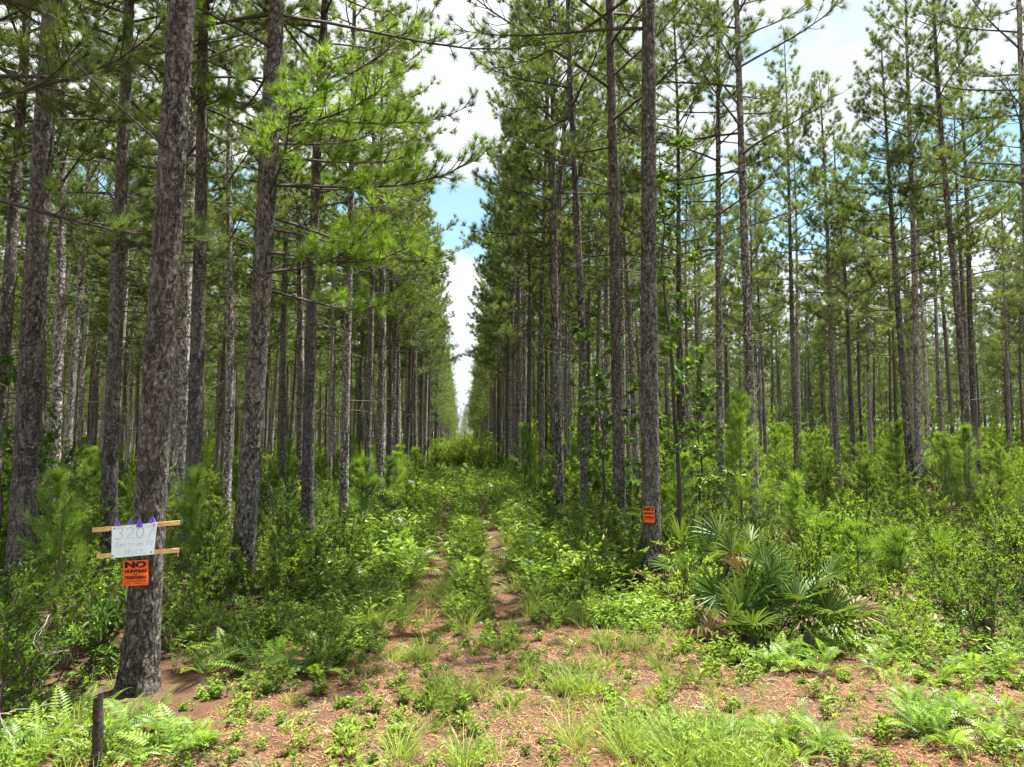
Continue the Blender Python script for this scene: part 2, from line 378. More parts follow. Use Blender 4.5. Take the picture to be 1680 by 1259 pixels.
PINES=[]    # (x,y) taken
def lean_rot(base, top):
    d=(top-base).normalized(); return Vector((0,0,1)).rotation_difference(d)
def hero(px,d,px1,py1,r0,var,label,seed,rough=.012,n=64,k=330,maxz=None,spin=0.0):
    base=gpt(px,d); top=at(px1,py1,d)
    o=thing('pine_tree',label,'pine tree',(base.x,base.y,gz(base.x,base.y)-.02))
    q=lean_rot(base,top)@Quaternion((0,0,1),spin)
    o.rotation_mode='QUATERNION'; o.rotation_quaternion=q
    # keep the foot-to-frame-top lean true although the trunk itself bends a little
    link('trunk',trunk_mesh(var['cf'],var['H'],r0,n,k,rough,seed,M['bark'] if d<17 else M['bark_far']),o)
    link('crown',var['c'],o)
    PINES.append((base.x,base.y)); return o,base,top
HERO=[
 (229,7.43,299,0,.162,NEAR[2],'thick grey pine carrying the handmade white sign and an orange notice',1,.012,96,620,None,2.2),
 (30,11.4,90,0,.195,NEAR[0],'large dark pine leaning at the left edge of the photo',2,.014,80,420,None,.5),
 (174,14.2,219,0,.155,NEAR[1],'pale flaky pine just left of and behind the sign tree',3,.012,56,330,None,1.5),
 (312,14.6,338,0,.165,EDGE[2],'dark pine standing right behind the sign tree',4,.012,56,330,None,3.0),
 (394,11.8,449,60,.185,EDGE[0],'bowed smooth grey pine with bright low branches over the track',5,.010,72,420,None,0.0),
 (502,15.8,531,0,.140,EDGE[2],'pale speckled pine, next beyond the bowed pine along the track',6,.011,48,300,None,-.6),
 (563,20.4,581,0,.135,VAR[0],'pale speckled pine beside the small palmetto left of the track',7,.010,40,220,None,0.4),
 (1070,12.7,1064,0,.170,NEAR[2],'straight dark pine with the small orange notice nailed to it',8,.012,72,420,None,0.0),
 (1019,15.2,997,0,.135,NEAR[0],'straight pine just left of the orange notice pine',9,.011,48,300,None,2.0),
 (960,19.4,947,0,.125,VAR[1],'dark pine half hidden by broadleaf sprigs right of the track',10,.010,40,220,None,1.0),
 (1240,18.2,1208,0,.130,NEAR[1],'slim grey pine rising directly behind the big palmetto',11,.011,48,260,None,2.2),
 (1184,21.8,1170,0,.120,VAR[3],'slim pine between the two palmettos and the young pine',12,.010,40,220,None,.7),
 (1129,23.4,1104,60,.115,VAR[2],'slim pine tangled with a climbing broadleaf sapling',13,.010,40,220,None,3.7),
 (1309,34,1291,300,.135,VAR[4],'pine with a dark lower trunk in the middle of the right clearing',14,.010,32,160,None,.2),
 (1378,33,1346,150,.150,VAR[0],'flaky tall pine at the left of the open right side',15,.010,32,160,None,1.2),
 (1409,33,1386,250,.125,VAR[5],'thin pine right next to the flaky tall pine of the right side',16,.010,32,160,None,4.2),
 (1499,27.5,1442,100,.150,VAR[2],'left leaning stem of the crossed pair of pines on the right',17,.010,36,200,None,5.2),
 (1509,27.2,1491,0,.150,VAR[4],'upright stem of the crossed pair of pines on the right',18,.010,36,200,None,2.9),
 (1593,24.3,1547,0,.150,VAR[1],'tall dark pine with left lean near the right edge',19,.010,40,220,None,0.9),
 (1608,29.5,1574,150,.140,VAR[3],'dark pine close behind the tall leaning one near the right edge',20,.010,36,180,None,2.1),
 (-75,8.6,-40,0,.17,EDGE[1],'pine beyond the left edge whose low branch reaches into the photo',22,.012,64,300,None,1.7),
 (1700,22.5,1671,0,.155,NEAR[2],'pine at the extreme right edge showing only its upper trunk',21,.010,40,220,None,1.4),
]
HO={}
for h in HERO:
    px,d,px1,py1,r0,var,lab,seed,rough,n,k,mz,spin=h
    HO[seed]=hero(px,d,px1,py1,r0,var,lab,seed,rough,n,k,mz,spin)

# pines of the planted rows
rg=rs(5); cand=[]
def d_far(x,y): return x*x+y*y>62*62
def free(x,y,dmin): return all((x-a)**2+(y-b)**2>dmin*dmin for a,b in PINES)
for side,rows in ((-1,[-3.45-3.45*i for i in range(52)]),(1,[3.35+3.5*i for i in range(52)])):
    for ri,rx in enumerate(rows):
        y=9+rg.rand()*2
        while y<230:
            y+=2.3+rg.rand()*1.4 if ri else 1.55+rg.rand()*1.0
            x=rx+rg.normal()*.22; yy=y+rg.normal()*.3
            if rg.rand()<(.06 if ri==0 else .20 if side<0 and ri<3 else .13 if ri<3 else .24): continue
            if d_far(x,yy) and rg.rand()<.15: continue
            if side>0 and yy>165+rg.rand()*20-max(0,x-40)*.9: continue
            p=proj(x,yy,5)
            if not p or not (-140<p[0]<1820): continue
            d=p[2]
            if side<0 and ri==0 and yy<22: continue
            if side<0 and ri==1 and yy<16.5: continue
            if side<0 and d<13.5: continue
            if side>0 and ri==0 and yy<20: continue
            if side>0 and ri==1 and yy<25: continue
            if side>0 and ri>=2 and d<40 and rg.rand()<.90: continue
            if side>0 and ri>=2 and d<31: continue
            if side>0 and ri>=3 and d<70 and rg.rand()<.35: continue
            if not free(x,yy,1.25): continue
            PINES.append((x,yy)); cand.append((d,x,yy,side,ri))
cand.sort()
ROWN=['row bordering the track','second row from the track','third row from the track']
def pine_label(side,ri,d):
    s='left' if side<0 else 'right'
    if ri<3:
        return ('slender %s pine in the %s on the %s side'%('distant' if d>38 else 'nearer',ROWN[ri],s),
                '%s pines in the %s on the %s'%('far' if d>38 else 'nearer',ROWN[ri],s))
    return ('slender pine %s deep among the inner rows of the %s stand'%('far back' if d>38 else 'not far back',s),
            '%s pines inside the %s stand'%('far' if d>38 else 'nearer',s))
NIND=300-len(HERO)
for (d,x,y,side,ri) in cand[:NIND]:
    v=VAR[rg.randint(8)]
    lab,grp=pine_label(side,ri,d)
    o=thing('pine_tree',lab,'pine tree',(x,y,gz(x,y)),0,grp)
    o.rotation_euler=(rg.normal()*.016,rg.normal()*.016,rg.rand()*6.28)
    s=.9+.2*rg.rand(); o.scale=(s*((.92 if side<0 else .84)+.18*rg.rand()),)*2+(s*(1.0 if side<0 else 1.09),)
    link('trunk',v['t'],o); link('crown',v['c'],o)
FARPINES=cand[NIND:]
print('pines',len(cand),'far',len(FARPINES))

# ------------------------------------------------------------------ understorey plants
def shrub_mesh(seed,h,w,nl,L,W,mats,nst=9,open_=.5):
    rg=rs(seed); st=MB(); lf=MB(); P=[];D=[]
    tips=[]
    for i in range(nst):
        a=rg.rand()*6.28; rr=w*.5*math.sqrt(rg.rand()); hh=h*(1-.45*(rr/(w*.5))**2)*(.7+.4*rg.rand())
        s=np.linspace(0,1,6); x=np.cos(a)*rr*s**1.3; y=np.sin(a)*rr*s**1.3
        pts=np.stack([x+rg.normal()*.02,y+rg.normal()*.02,hh*s],-1); pts[1:]+=rg.normal(size=(5,3))*.03*h
        tube(st,pts,np.linspace(.012,.004,6)*(h**.5),4)
        nbr=7
        for q in range(nbr):
            u=.25+.75*(q+rg.rand())/nbr; i0=min(int(u*5),4); p=pts[i0]+(pts[i0+1]-pts[i0])*(u*5-i0)
            d=norm(rg.normal(size=3)+np.array([math.cos(a)*.7,math.sin(a)*.7,.7])); l=h*.22*(.5+.8*rg.rand())*(1.15-.5*u)
            e=p+d*l; tube(st,[p,e],[.006*h**.5,.003],3)
            tips.append((p,e,d))
        tips.append((pts[-2],pts[-1],norm(pts[-1]-pts[-2])))
    per=max(1,nl//len(tips))
    for (p,e,d) in tips:
        u=rg.rand(per,1)**.7*1.08; q=p+(e-p)*u; 
        dd=norm(d+rg.normal(size=(per,3))*.75)
        P.append(q);D.append(dd)
    leaves(lf,np.vstack(P),np.vstack(D),L,W,rg)
    return st.mesh('stems',mats[0],True), lf.mesh('leaves',mats[1])
SHRUB=[shrub_mesh(700+i,h,w,nl,L,W,(M['stem'],M[m]),ns) for i,(h,w,nl,L,W,m,ns) in enumerate([
    (1.0,1.1,1500,.055,.024,'shrub',10),(.8,1.2,1400,.05,.022,'shrub',11),(1.25,1.1,1700,.06,.026,'shrub',10),
    (.95,1.0,1500,.052,.022,'shrub_dark',10),(.55,.8,800,.05,.022,'shrub',8),(.45,.7,700,.045,.02,'weed',9)])]
TALL=[shrub_mesh(730+i,h,w,nl,L,W,(M['stem'],M[m]),ns) for i,(h,w,nl,L,W,m,ns) in enumerate([
    (3.2,2.2,4200,.085,.04,'shrub',12),(2.6,2.2,3800,.08,.038,'weed',12),(2.3,2.1,5000,.06,.026,'shrub_dark',14),(3.8,2.0,3600,.10,.05,'broad',10)])]
BROAD=shrub_mesh(750,1.15,1.1,420,.13,.05,(M['stem'],M['broad']),7)

def fern_mesh(seed,nf,fl,mats,npin=17):
    rg=rs(seed); st=MB(); lf=MB()
    for i in range(nf):
        a=i*6.28/nf+rg.normal()*.35; l=fl*(.7+.5*rg.rand()); pit=R(rg.uniform(42,80)); curl=rg.uniform(.9,1.7)
        k=npin+1; s=np.linspace(0,1,k); pp=pit-curl*s**1.5
        stp=np.stack([np.cos(a)*np.cos(pp),np.sin(a)*np.cos(pp),np.sin(pp)],-1)*(l/k)
        pts=np.cumsum(stp,0); tube(st,pts[::3],np.linspace(.004,.0015,len(pts[::3])),3)
        T=norm(np.gradient(pts,axis=0)); S=norm(np.cross(T,[0,0,1.])); Nn=np.cross(S,T)
        roll=rg.normal()*.35; S2=S*math.cos(roll)+Nn*math.sin(roll)
        for sgn in (-1,1):
            w=l*.19*np.sin(np.clip((s-.12)/.88,0,1)**.75*np.pi*.93+.12)*(s>.14)
            dirp=norm(S2*sgn+T*.35-Nn*.12)
            b0=pts; tip=pts+dirp*w[:,None]; mid=pts+dirp*w[:,None]*.4
            hw=(l/k*.42)
            v=np.stack([b0,mid+T*hw,tip,mid-T*hw],1)[s>.14]
            lf.add(v.reshape(-1,3),q=np.arange(len(v)*4).reshape(-1,4))
    return st.mesh('stalks',mats[0],True), lf.mesh('fronds',mats[1])
FERN=[fern_mesh(800+i,nf,fl,(M['stem'],M['fern'])) for i,(nf,fl) in enumerate([(9,.62),(7,.7),(11,.55),(6,.5)])]

def sapling_mesh(seed,h,w):
    rg=rs(seed); st=MB(); nd=MB(); k=8; s=np.linspace(0,1,k)
    pts=np.stack([rg.normal()*.04*s,rg.normal()*.04*s,h*s],-1); tube(st,pts,np.linspace(.008+.009*h,.005,k),6)
    P=[];D=[]
    lv=max(4,int(h*3.6))
    for i in range(lv):
        u=.12+.86*(i+.5)/lv; 
        for b in range(rg.randint(3,6)):
            a=rg.rand()*6.28; l=w*.62*(1.05-u)**.7*(.7+.5*rg.rand())+.06; pit=R(rg.uniform(20,50))
            d=np.array([math.cos(a)*math.cos(pit),math.sin(a)*math.cos(pit),math.sin(pit)]); p0=np.array([pts[0,0],0,h*u])
            p1=p0+d*l*.6; p2=p1+norm(d+np.array([0,0,.7]))*l*.4
            tube(st,[p0,p1,p2],[.007,.005,.003],4)
            for tt in np.arange(.25,1.01,.16):
                P.append(p0+(p1-p0)*tt/.6 if tt<.6 else p1+(p2-p1)*(tt-.6)/.4); D.append(norm(d+np.array([0,0,.5])))
    for z in np.arange(.35*h,h+.01,.09): P.append(np.array([0,0,z]));D.append(np.array([0,0,1.]))
    needles(nd,np.array(P),np.array(D),.2,.005,(.2,1.2),rg,34,droop=.08)
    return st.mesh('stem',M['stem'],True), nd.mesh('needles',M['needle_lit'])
SAP=[sapling_mesh(820,1.7,1.1),sapling_mesh(821,2.6,1.3),sapling_mesh(822,1.0,.8),sapling_mesh(823,3.6,1.6)]

def fan(mb,base,axis,rad,rg,m=0,segs=21,nrm=None,dro=.15):
    """one palmetto fan: pleated segments joined near the stalk, split and tapering towards the tips"""
    axis=norm(axis); nr=nrm if nrm is not None else np.array([0,0,1.]); sd=norm(np.cross(axis,nr)); nr=np.cross(sd,axis)
    da=math.radians(236/(segs-1)); ln=[];dr=[]
    for i in range(segs):
        a=R(-118)+da*i
        d=norm(axis*math.cos(a)+sd*math.sin(a)+nr*(.10+.20*abs(math.sin(a))+rg.normal()*.03)); l=rad*(.70+.30*math.cos(a*.6))*(.88+.2*rg.rand())
        t=norm(np.cross(d,nr)); wj=math.tan(da/2)
        s=[.03,.40,.72,1.0]; ws=[.03*l*wj,.40*l*wj*.98,.40*l*wj*.62,.001]; sag=[0,0,.25,1.0]; tip=dro*l*(.4+rg.rand())
        rows=[]
        for q in range(4):
            c=base+d*l*s[q]-np.array([0,0,tip*sag[q]])
            rows+=[c-t*ws[q]+nr*ws[q]*.6, c-nr*ws[q]*.2, c+t*ws[q]+nr*ws[q]*.6]
        mb.add(rows,q=[(3*a0+b,3*a0+b+1,3*a0+4+b,3*a0+3+b) for a0 in range(3) for b in range(2)],m=m)
def palmetto(name,label,loc,size,nl,nd,seed,ssc=1.0):
    rg=rs(seed); o=thing(name,label,'palmetto',loc)
    st=MB(); lv=MB(); dd=MB()
    for i in range(nl+nd):
        dead=i>=nl
        a=rg.rand()*6.28; off=np.array([math.cos(a),math.sin(a),0])*size*.34*math.sqrt(rg.rand())
        el=R(rg.uniform(14,88)) if not dead else R(rg.uniform(0,42)); a2=math.atan2(off[1],off[0])+rg.normal()*.7
        d=np.array([math.cos(a2)*math.cos(el),math.sin(a2)*math.cos(el),math.sin(el)])
        pl=size*(.26+.25*rg.rand()); s=np.linspace(0,1,5)[:,None]
        pts=off+np.array([0,0,.06])+d*pl*s+np.array([0,0,-.12*size*(1-math.sin(el))])*s**2
        tube(st if not dead else dd,pts,[.010,.008,.007,.006,.005],4)
        ax=norm(pts[-1]-pts[-2]+rg.normal(size=3)*.18)
        outw=np.array([math.cos(a2),math.sin(a2),0.])
        nrm=norm(np.array([0,0,1.])*math.cos(el)-outw*math.sin(el)+rg.normal(size=3)*.35)
        fan(dd if dead else lv,pts[-1],ax,.37*size/1.25*(.75+.45*rg.rand())*ssc,rg,0,19,nrm,.5 if dead else .10)
    link('leaf_stalks',st.mesh('leaf_stalks',M['palm'],True),o); link('fan_leaves',lv.mesh('fan_leaves',M['palm']),o)
    if nd: link('dry_leaves',dd.mesh('dry_leaves',M['deadpalm']),o)
    return o
p=gpt(1275,9.5); palmetto('saw_palmetto','big saw palmetto clump with stiff fans at the right edge of the clearing',(p.x,p.y,-.02),1.62,50,18,31)
p=gpt(1155,12.6); palmetto('saw_palmetto','palmetto with brown dead fans right of the orange notice pine',(p.x,p.y,.1),1.75,20,30,32)
p=gpt(618,20.5); palmetto('saw_palmetto','sunlit palmetto with drooping dry fans left of the track',(p.x,p.y,0),1.6,22,18,33)
p=gpt(905,19); palmetto('saw_palmetto','shaded palmetto under the pines right of the track',(p.x,p.y,0),1.4,20,3,34)
p=gpt(1700,14.5); palmetto('saw_palmetto','palmetto whose fan tips reach in at the right edge',(p.x,p.y,0),1.5,22,2,35)

def plant(name,label,cat,pair,x,y,s=1.0,group=None,sz=None,parts=('stems','leaves')):
    o=thing(name,label,cat,(x,y,gz(x,y)-.02),rg.rand()*6.28,group)
    o.scale=(s,s,s*(sz or 1)); link(parts[0],pair[0],o); link(parts[1],pair[1],o); return o

# young pines placed from the photo
for px,d,v,s,lab in ((85,9.3,1,.85,'dense young pine left of the sign tree'),(318,11.8,0,1.25,'dark young pine behind the shrubs right of the sign tree'),
    (592,18.5,0,1.25,'bright young pine beside the small palmetto left of the track'),(1218,17.3,3,1.05,'tall soft young pine in front of the slim grey pine'),
    (1312,15.5,0,1.1,'slim young pine right of the big palmetto'),(1410,11.2,0,.78,'fluffy young pine right of the palmetto nearest it'),
    (1478,11.5,2,1.15,'low spreading young pine on the right side'),(1545,12.2,2,1.0,'small yellowish young pine on the far right'),
    (1360,13.5,2,1.1,'small young pine behind the big palmetto'),(1130,11.2,2,.8,'small young pine at the foot of the orange notice pine'),
    (1590,23,1,1.2,'bright young pine between the right leaning pines'),(1120,16,1,.9,'young pine behind the dry palmetto')):
    p=gpt(px,d); plant('young_pine',lab,'young pine',SAP[v],p.x,p.y,s,None,None,('stem','needles'))

# taller shrubs and broadleaf saplings placed from the photo
for px,d,v,s,lab in ((452,17.5,2,1.0,'dark rounded bush between the pale pines on the left'),(710,46,2,1.15,'dark bush at the far end of the left row'),
    (793,52,0,1.0,'green bush standing by the far right row of the track'),(862,32,1,.8,'pale bush at the foot of the right row'),
    (1560,33,0,1.15,'tall pale bush right of the crossed pines'),(1420,30,1,1.1,'tall bush left of the crossed pines'),
    (1660,30,1,1.1,'tall bush at the right edge behind the leaning pines'),(1350,27,0,.9,'leafy bush behind the slim young pine'),
    (1260,27,1,1.0,'bush behind the slim grey pine'),(1030,20,2,.9,'dark bush behind the orange notice pine'),
    (925,24,0,.85,'leafy bush among the right row trunks'),(60,14,3,.9,'dark broadleaf bush beside the leaning left edge pine'),
    (250,22,1,.9,'sunlit bush seen between the left pines'),(560,26,1,.7,'sunlit bush behind the pale speckled pines'),
    (1510,20,1,.75,'bright bush in front of the crossed pines'),(1640,18,0,.62,'bright bush below the right edge pines')):
    p=gpt(px,d); plant('tall_bush' ,lab,'bush',TALL[v],p.x,p.y,s)
p=gpt(150,7.7); plant('broadleaf_bush','glossy broad-leaved bush at the left foot of the sign tree','bush',BROAD,p.x,p.y,1.0)
p=gpt(60,7.2); plant('broadleaf_bush','shaded broad-leaved bush near the bare grey twigs','bush',BROAD,p.x,p.y,.8)

def hardwood(label,loc,h,z0,reach,seed,nbr=26):
    rg=rs(seed); o=thing('broadleaf_sapling',label,'sapling tree',loc); st=MB(); lf=MB(); s=np.linspace(0,1,12)
    wob=np.cumsum(rg.normal(size=(12,2))*.06,0)
    pts=np.stack([wob[:,0],wob[:,1],h*s],-1); tube(st,pts,np.linspace(.012+.005*h,.008,12),8)
    br=MB()
    P=[];D=[]
    for i in range(nbr):
        u=(z0+(h-z0)*(i+rg.rand())/nbr)/h; i0=min(int(u*11),10); p=pts[i0]+(pts[i0+1]-pts[i0])*(u*11-i0); a=i*2.4+rg.normal()*.5
        l=reach*(1.1-.7*u)*(.6+.7*rg.rand()); el=R(rg.uniform(0,35)); d=np.array([math.cos(a)*math.cos(el),math.sin(a)*math.cos(el),math.sin(el)])
        e=p+d*l; m=p+d*l*.5+np.array([0,0,.05*l]); tube(br,[p,m,e],[.010,.007,.003],4)
        for q in range(int(3+l*5)):
            t=.25+.75*rg.rand(); pp=p+(e-p)*t; dd=norm(rg.normal(size=3)+np.array([0,0,.2])); ee=pp+dd*.22*rg.rand()
            tube(br,[pp,ee],[.004,.002],3)
            for w in range(10): P.append(pp+(ee-pp)*rg.rand()*1.1); D.append(norm(dd+rg.normal(size=3)*.9-np.array([0,0,.25])))
    leaves(lf,np.array(P),np.array(D),.125,.075,rg,fold=.12,up=.5)
    link('trunk',st.mesh('trunk',M['twig'],True),o); link('branches',br.mesh('branches',M['twig'],True),o); link('crown',lf.mesh('crown',M['broad']),o)
p=gpt(1112,14.2); hardwood('slender broadleaf sapling climbing beside the orange notice pine',(p.x,p.y,0),8.6,1.8,1.15,41,40)
p=gpt(985,17.0); hardwood('broadleaf sapling with flat leafy sprays right of the track',(p.x,p.y,0),5.2,1.0,1.5,42,28)
p=gpt(1145,18.5); hardwood('broadleaf sapling between the slim pines on the right',(p.x,p.y,0),5.0,.8,1.2,43,26)
p=gpt(-5,12.2); hardwood('dark broadleaf sapling at the left edge of the photo',(p.x,p.y,0),4.2,.8,1.3,44,26)

# --- where things may grow
def clearing(x,y):
    """>0 inside the bare clearing or a wheel rut"""
    w=.35*mnoise.noise(Vector((x*.9,y*.9,2)))
    left=-1.15-1.0*max(0,(8.7-y))*.62; right=2.6+max(0,9.0-y)*2.2
    c=min(x-left,right-x,10.5-max(0,x-.8)*.5-y)+w
    r=-9
    if 8.5<y<34: r=max(.30-abs(x+.5),.34-abs(x-.78))+.10*mnoise.noise(Vector((x*2,y*1.2,7)))-max(0,(y-28))*.014
    return max(c,r)
L1B=HO[1][1]; PALM=gpt(1275,9.5)
def barefoot(x,y): return (abs(x-L1B.x-.15)<.55 and -1.0<y-L1B.y<.5) or (x-PALM.x)**2+(y-PALM.y)**2<1.05**2
def inview(x,y,m=60):
    p=proj(x,y,.5); return p and -m<p[0]<1680+m and p[1]<1400
EXCL=[]
def zone(x,y):
    if -1.1<x<1.4: return 'in the grown-over middle of the track'
    if x<-1.1: return 'on the left bank of the track' if x>-3.6 else 'under the pines on the left'
    return 'on the right bank of the track' if x<3.4 else 'in the brushy open ground on the right'
def nf(y): return 'nearer' if y<13.5 else 'farther'
# shrubs one by one (nearest), then the rest as one mass of undergrowth
cs=[]; rg=rs(77); tries=0
PL=[]
while len(cs)<6500 and tries<90000:
    tries+=1
    y=6+ (rg.rand()**.6)*125; x=rg.uniform(-1,1)*(3+y*.78)+y*.07
    if not inview(x,y): continue
    if clearing(x,y)>-.18: continue
    dens=1.0
    mind=.55 if y<16 else (.8 if y<32 else 1.3)
    if any(abs(x-a)<mind and abs(y-b)<mind and (x-a)**2+(y-b)**2<mind*mind for a,b in PL[-4200:]): continue
    PL.append((x,y)); cs.append((y,x))
cs.sort()
fern_sp=[];shrub_sp=[];far_sp=[]
for (y,x) in cs:
    n1=mnoise.noise(Vector((x*.45,y*.45,11)))
    onb=(-3.4<x<2.9)
    lit=onb and (y>13 or n1>.1)
    edge=clearing(x,y)>-1.0 and y<11
    isf = (edge and rg.rand()<.72) or (lit and rg.rand()<.45) or (rg.rand()<.12 and y<24)
    gpix=gpt(1275,9.5)
    if (x-gpix.x)**2+(y-gpix.y)**2<1.25**2 or (abs(x-gpix.x)<1.1 and -1.9<y-gpix.y<0): continue
    if barefoot(x,y): continue
    pj=proj(x,y)
    if 1030<pj[0]<1100 and 9.5<pj[2]<12.9: continue
    gp2=gpt(1155,12.6)
    if abs(x-gp2.x)<.8 and -1.6<y-gp2.y<.5: continue
    if (len(fern_sp)<170 if isf else len(shrub_sp)<285) and y<27: (fern_sp if isf else shrub_sp).append((x,y,n1))
    else: far_sp.append((x,y,n1,isf))
print('ferns',len(fern_sp),'shrubs',len(shrub_sp),'far',len(far_sp))
for (px0,px1,py0,py1,n_) in ((250,600,960,1120,26),(5,350,1140,1250,26),(1190,1480,1045,1110,22),(1480,1675,1085,1250,26),(1000,1130,985,1040,8),(1180,1420,1190,1255,9),(1430,1675,965,1080,30),(450,700,930,1010,10)):
    for k in range(n_):
        p=gpy(rg.uniform(px0,px1),rg.uniform(py0,py1))
        if (p.x-HO[1][1].x)**2+(p.y-HO[1][1].y)**2>.3: fern_sp.append((p.x,p.y,0))
for (x,y,n1) in fern_sp:
    z=zone(x,y)
    o=plant('fern','bright green fern growing %s, %s half'%(z,nf(y)),'fern',FERN[rg.randint(4)],x,y,.42+.36*rg.rand(),'%s ferns %s'%(nf(y),z),None,('stalks','fronds'))
for (x,y,n1) in shrub_sp:
    z=zone(x,y)
    if -1.3<x<1.6: v=[4,5,4][rg.randint(3)]; s=.8+.4*rg.rand()
    elif -2.6<x<2.4 and y<14: v=[4,1,5,0][rg.randint(4)]; s=.65+.35*rg.rand()
    elif x<-3 and y<16: v=[0,1,3,0,2][rg.randint(5)]; s=.75+.45*rg.rand()
    else: v=[0,1,2,2,3][rg.randint(5)]; s=.75+.5*rg.rand()
    if x>4.5 and y<10: s*=.75
    if x>3.5 and y>14: s*=.92
    if x<-3.6 and y>11: s*=1.0
    plant('shrub','small-leaved green shrub %s, %s half'%(z,nf(y)),'shrub',SHRUB[v],x,y,s,'%s shrubs %s'%(nf(y),z))

# ------------------------------------------------------------------ masses nobody could count: one object each, instanced by geometry nodes
def scatter(name,protos,pts,label,cat):
    """pts: list of (x,y,z,rotz,scale,index,tiltx)"""
    col=bpy.data.collections.new(name+'_source')
    for i,me_list in enumerate(protos):
        o=bpy.data.objects.new('%s_piece_%02d'%(name,i),me_list); col.objects.link(o)
    me=bpy.data.meshes.new(name); a=np.array(pts,dtype=np.float32)
    me.vertices.add(len(a)); me.vertices.foreach_set('co',a[:,:3].ravel())
    rot=np.zeros((len(a),3),np.float32); rot[:,2]=a[:,3]; rot[:,0]=a[:,6]
    at_=me.attributes.new('rot','FLOAT_VECTOR','POINT'); at_.data.foreach_set('vector',rot.ravel())
    at_=me.attributes.new('scl','FLOAT','POINT'); at_.data.foreach_set('value',a[:,4].copy())
    at_=me.attributes.new('idx','INT','POINT'); at_.data.foreach_set('value',a[:,5].astype(np.int32))
    o=link(name,me); tag(o,label,cat,None,'stuff')
    ng=bpy.data.node_groups.new(name,'GeometryNodeTree')
    ng.interface.new_socket('Geometry',in_out='INPUT',socket_type='NodeSocketGeometry'); ng.interface.new_socket('Geometry',in_out='OUTPUT',socket_type='NodeSocketGeometry')
    gi=ng.nodes.new('NodeGroupInput'); go=ng.nodes.new('NodeGroupOutput')
    ip=ng.nodes.new('GeometryNodeInstanceOnPoints'); ci=ng.nodes.new('GeometryNodeCollectionInfo')
    ci.inputs['Collection'].default_value=col; ci.inputs['Separate Children'].default_value=True; ci.inputs['Reset Children'].default_value=True
    def attr(n,t):
        x=ng.nodes.new('GeometryNodeInputNamedAttribute'); x.data_type=t; x.inputs['Name'].default_value=n; return x.outputs[0]
    ng.links.new(gi.outputs[0],ip.inputs['Points']); ng.links.new(ci.outputs[0],ip.inputs['Instance'])
    ip.inputs['Pick Instance'].default_value=True
    ng.links.new(attr('idx','INT'),ip.inputs['Instance Index']); ng.links.new(attr('rot','FLOAT_VECTOR'),ip.inputs['Rotation']); ng.links.new(attr('scl','FLOAT'),ip.inputs['Scale'])
    ng.links.new(ip.outputs[0],go.inputs[0])
    md=o.modifiers.new('scatter','NODES'); md.node_group=ng
    return o

# far pines (beyond the 300 nearest): coarser trees with trunk, branches and needles in one mesh
FARV=[]
for i in range(5):
    H=[19,21,18,20,17][i]; cf=centreline(900+i,H,.15); r_=rs(950+i); mb=MB(); P=[];D=[]
    z=np.linspace(0,H,14); tube(mb,cf(z),trunk_radius(z,H,.145),7,0)
    az=0
    for b in range(36):
        t=(b+r_.rand())/36; zz=5.2+(H-5.2)*t*.98; az+=2.4; ln=2.3*((1-t)**.62+.1)*(.6+.6*r_.rand()); pit=R(8+48*t)
        d=np.array([math.cos(az)*math.cos(pit),math.sin(az)*math.cos(pit),math.sin(pit)]); p0=cf(np.array([zz]))[0]; p1=p0+d*ln
        tube(mb,[p0,p0+d*ln*.5-np.array([0,0,.06]),p1],[.03,.02,.008],3,1)
        for q in range(int(5+ln*8)):
            u=.35+.65*r_.rand(); P.append(p0+(p1-p0)*u+r_.normal(size=3)*.28*np.array([1,1,.6])); D.append(norm(d+r_.normal(size=3)*.6+np.array([0,0,.4])))
    needles(mb,np.array(P),np.array(D),.27,.03,(.15,1.3),r_,13,m=2)
    FARV.append(mb.mesh('far_pine',[M['bark_far'],M['twig'],M['needle']]))
scatter('far_pine_forest',FARV,[(rg.uniform(-6,6),rg.uniform(232,275),0,rg.rand()*6.28,.55+.25*rg.rand(),rg.randint(5),0) for k in range(26)]+[(x,y,0,rg.rand()*6.28,.88+.24*rg.rand(),rg.randint(5),rg.normal()*.015) for (d,x,y,s,ri) in FARPINES],
        'far rows of pines closing the view behind the nearer stand','forest')

def joined(pair,name,mats):
    mb=MB()
    for mi,me in enumerate(pair):
        v=np.zeros(len(me.vertices)*3,np.float32); me.vertices.foreach_get('co',v); v=v.reshape(-1,3)
        ls=np.zeros(len(me.polygons),np.int32); lt=ls.copy(); me.polygons.foreach_get('loop_start',ls); me.polygons.foreach_get('loop_total',lt)
        vi=np.zeros(len(me.loops),np.int32); me.loops.foreach_get('vertex_index',vi)
        q=ls[lt==4]; t=ls[lt==3]
        mb.add(v,q=vi[q[:,None]+np.arange(4)] if len(q) else None,t=vi[t[:,None]+np.arange(3)] if len(t) else None,m=mi)
    return mb.mesh(name,mats)
UND=[joined(SHRUB[i],'und',[M['stem'],SHRUB[i][1].materials[0]]) for i in (0,1,2,3)]+[joined(FERN[i],'und',[M['stem'],M['fern']]) for i in (0,1)]+\
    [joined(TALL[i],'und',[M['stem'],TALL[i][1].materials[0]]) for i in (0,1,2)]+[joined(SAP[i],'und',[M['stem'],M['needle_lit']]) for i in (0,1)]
pts=[]
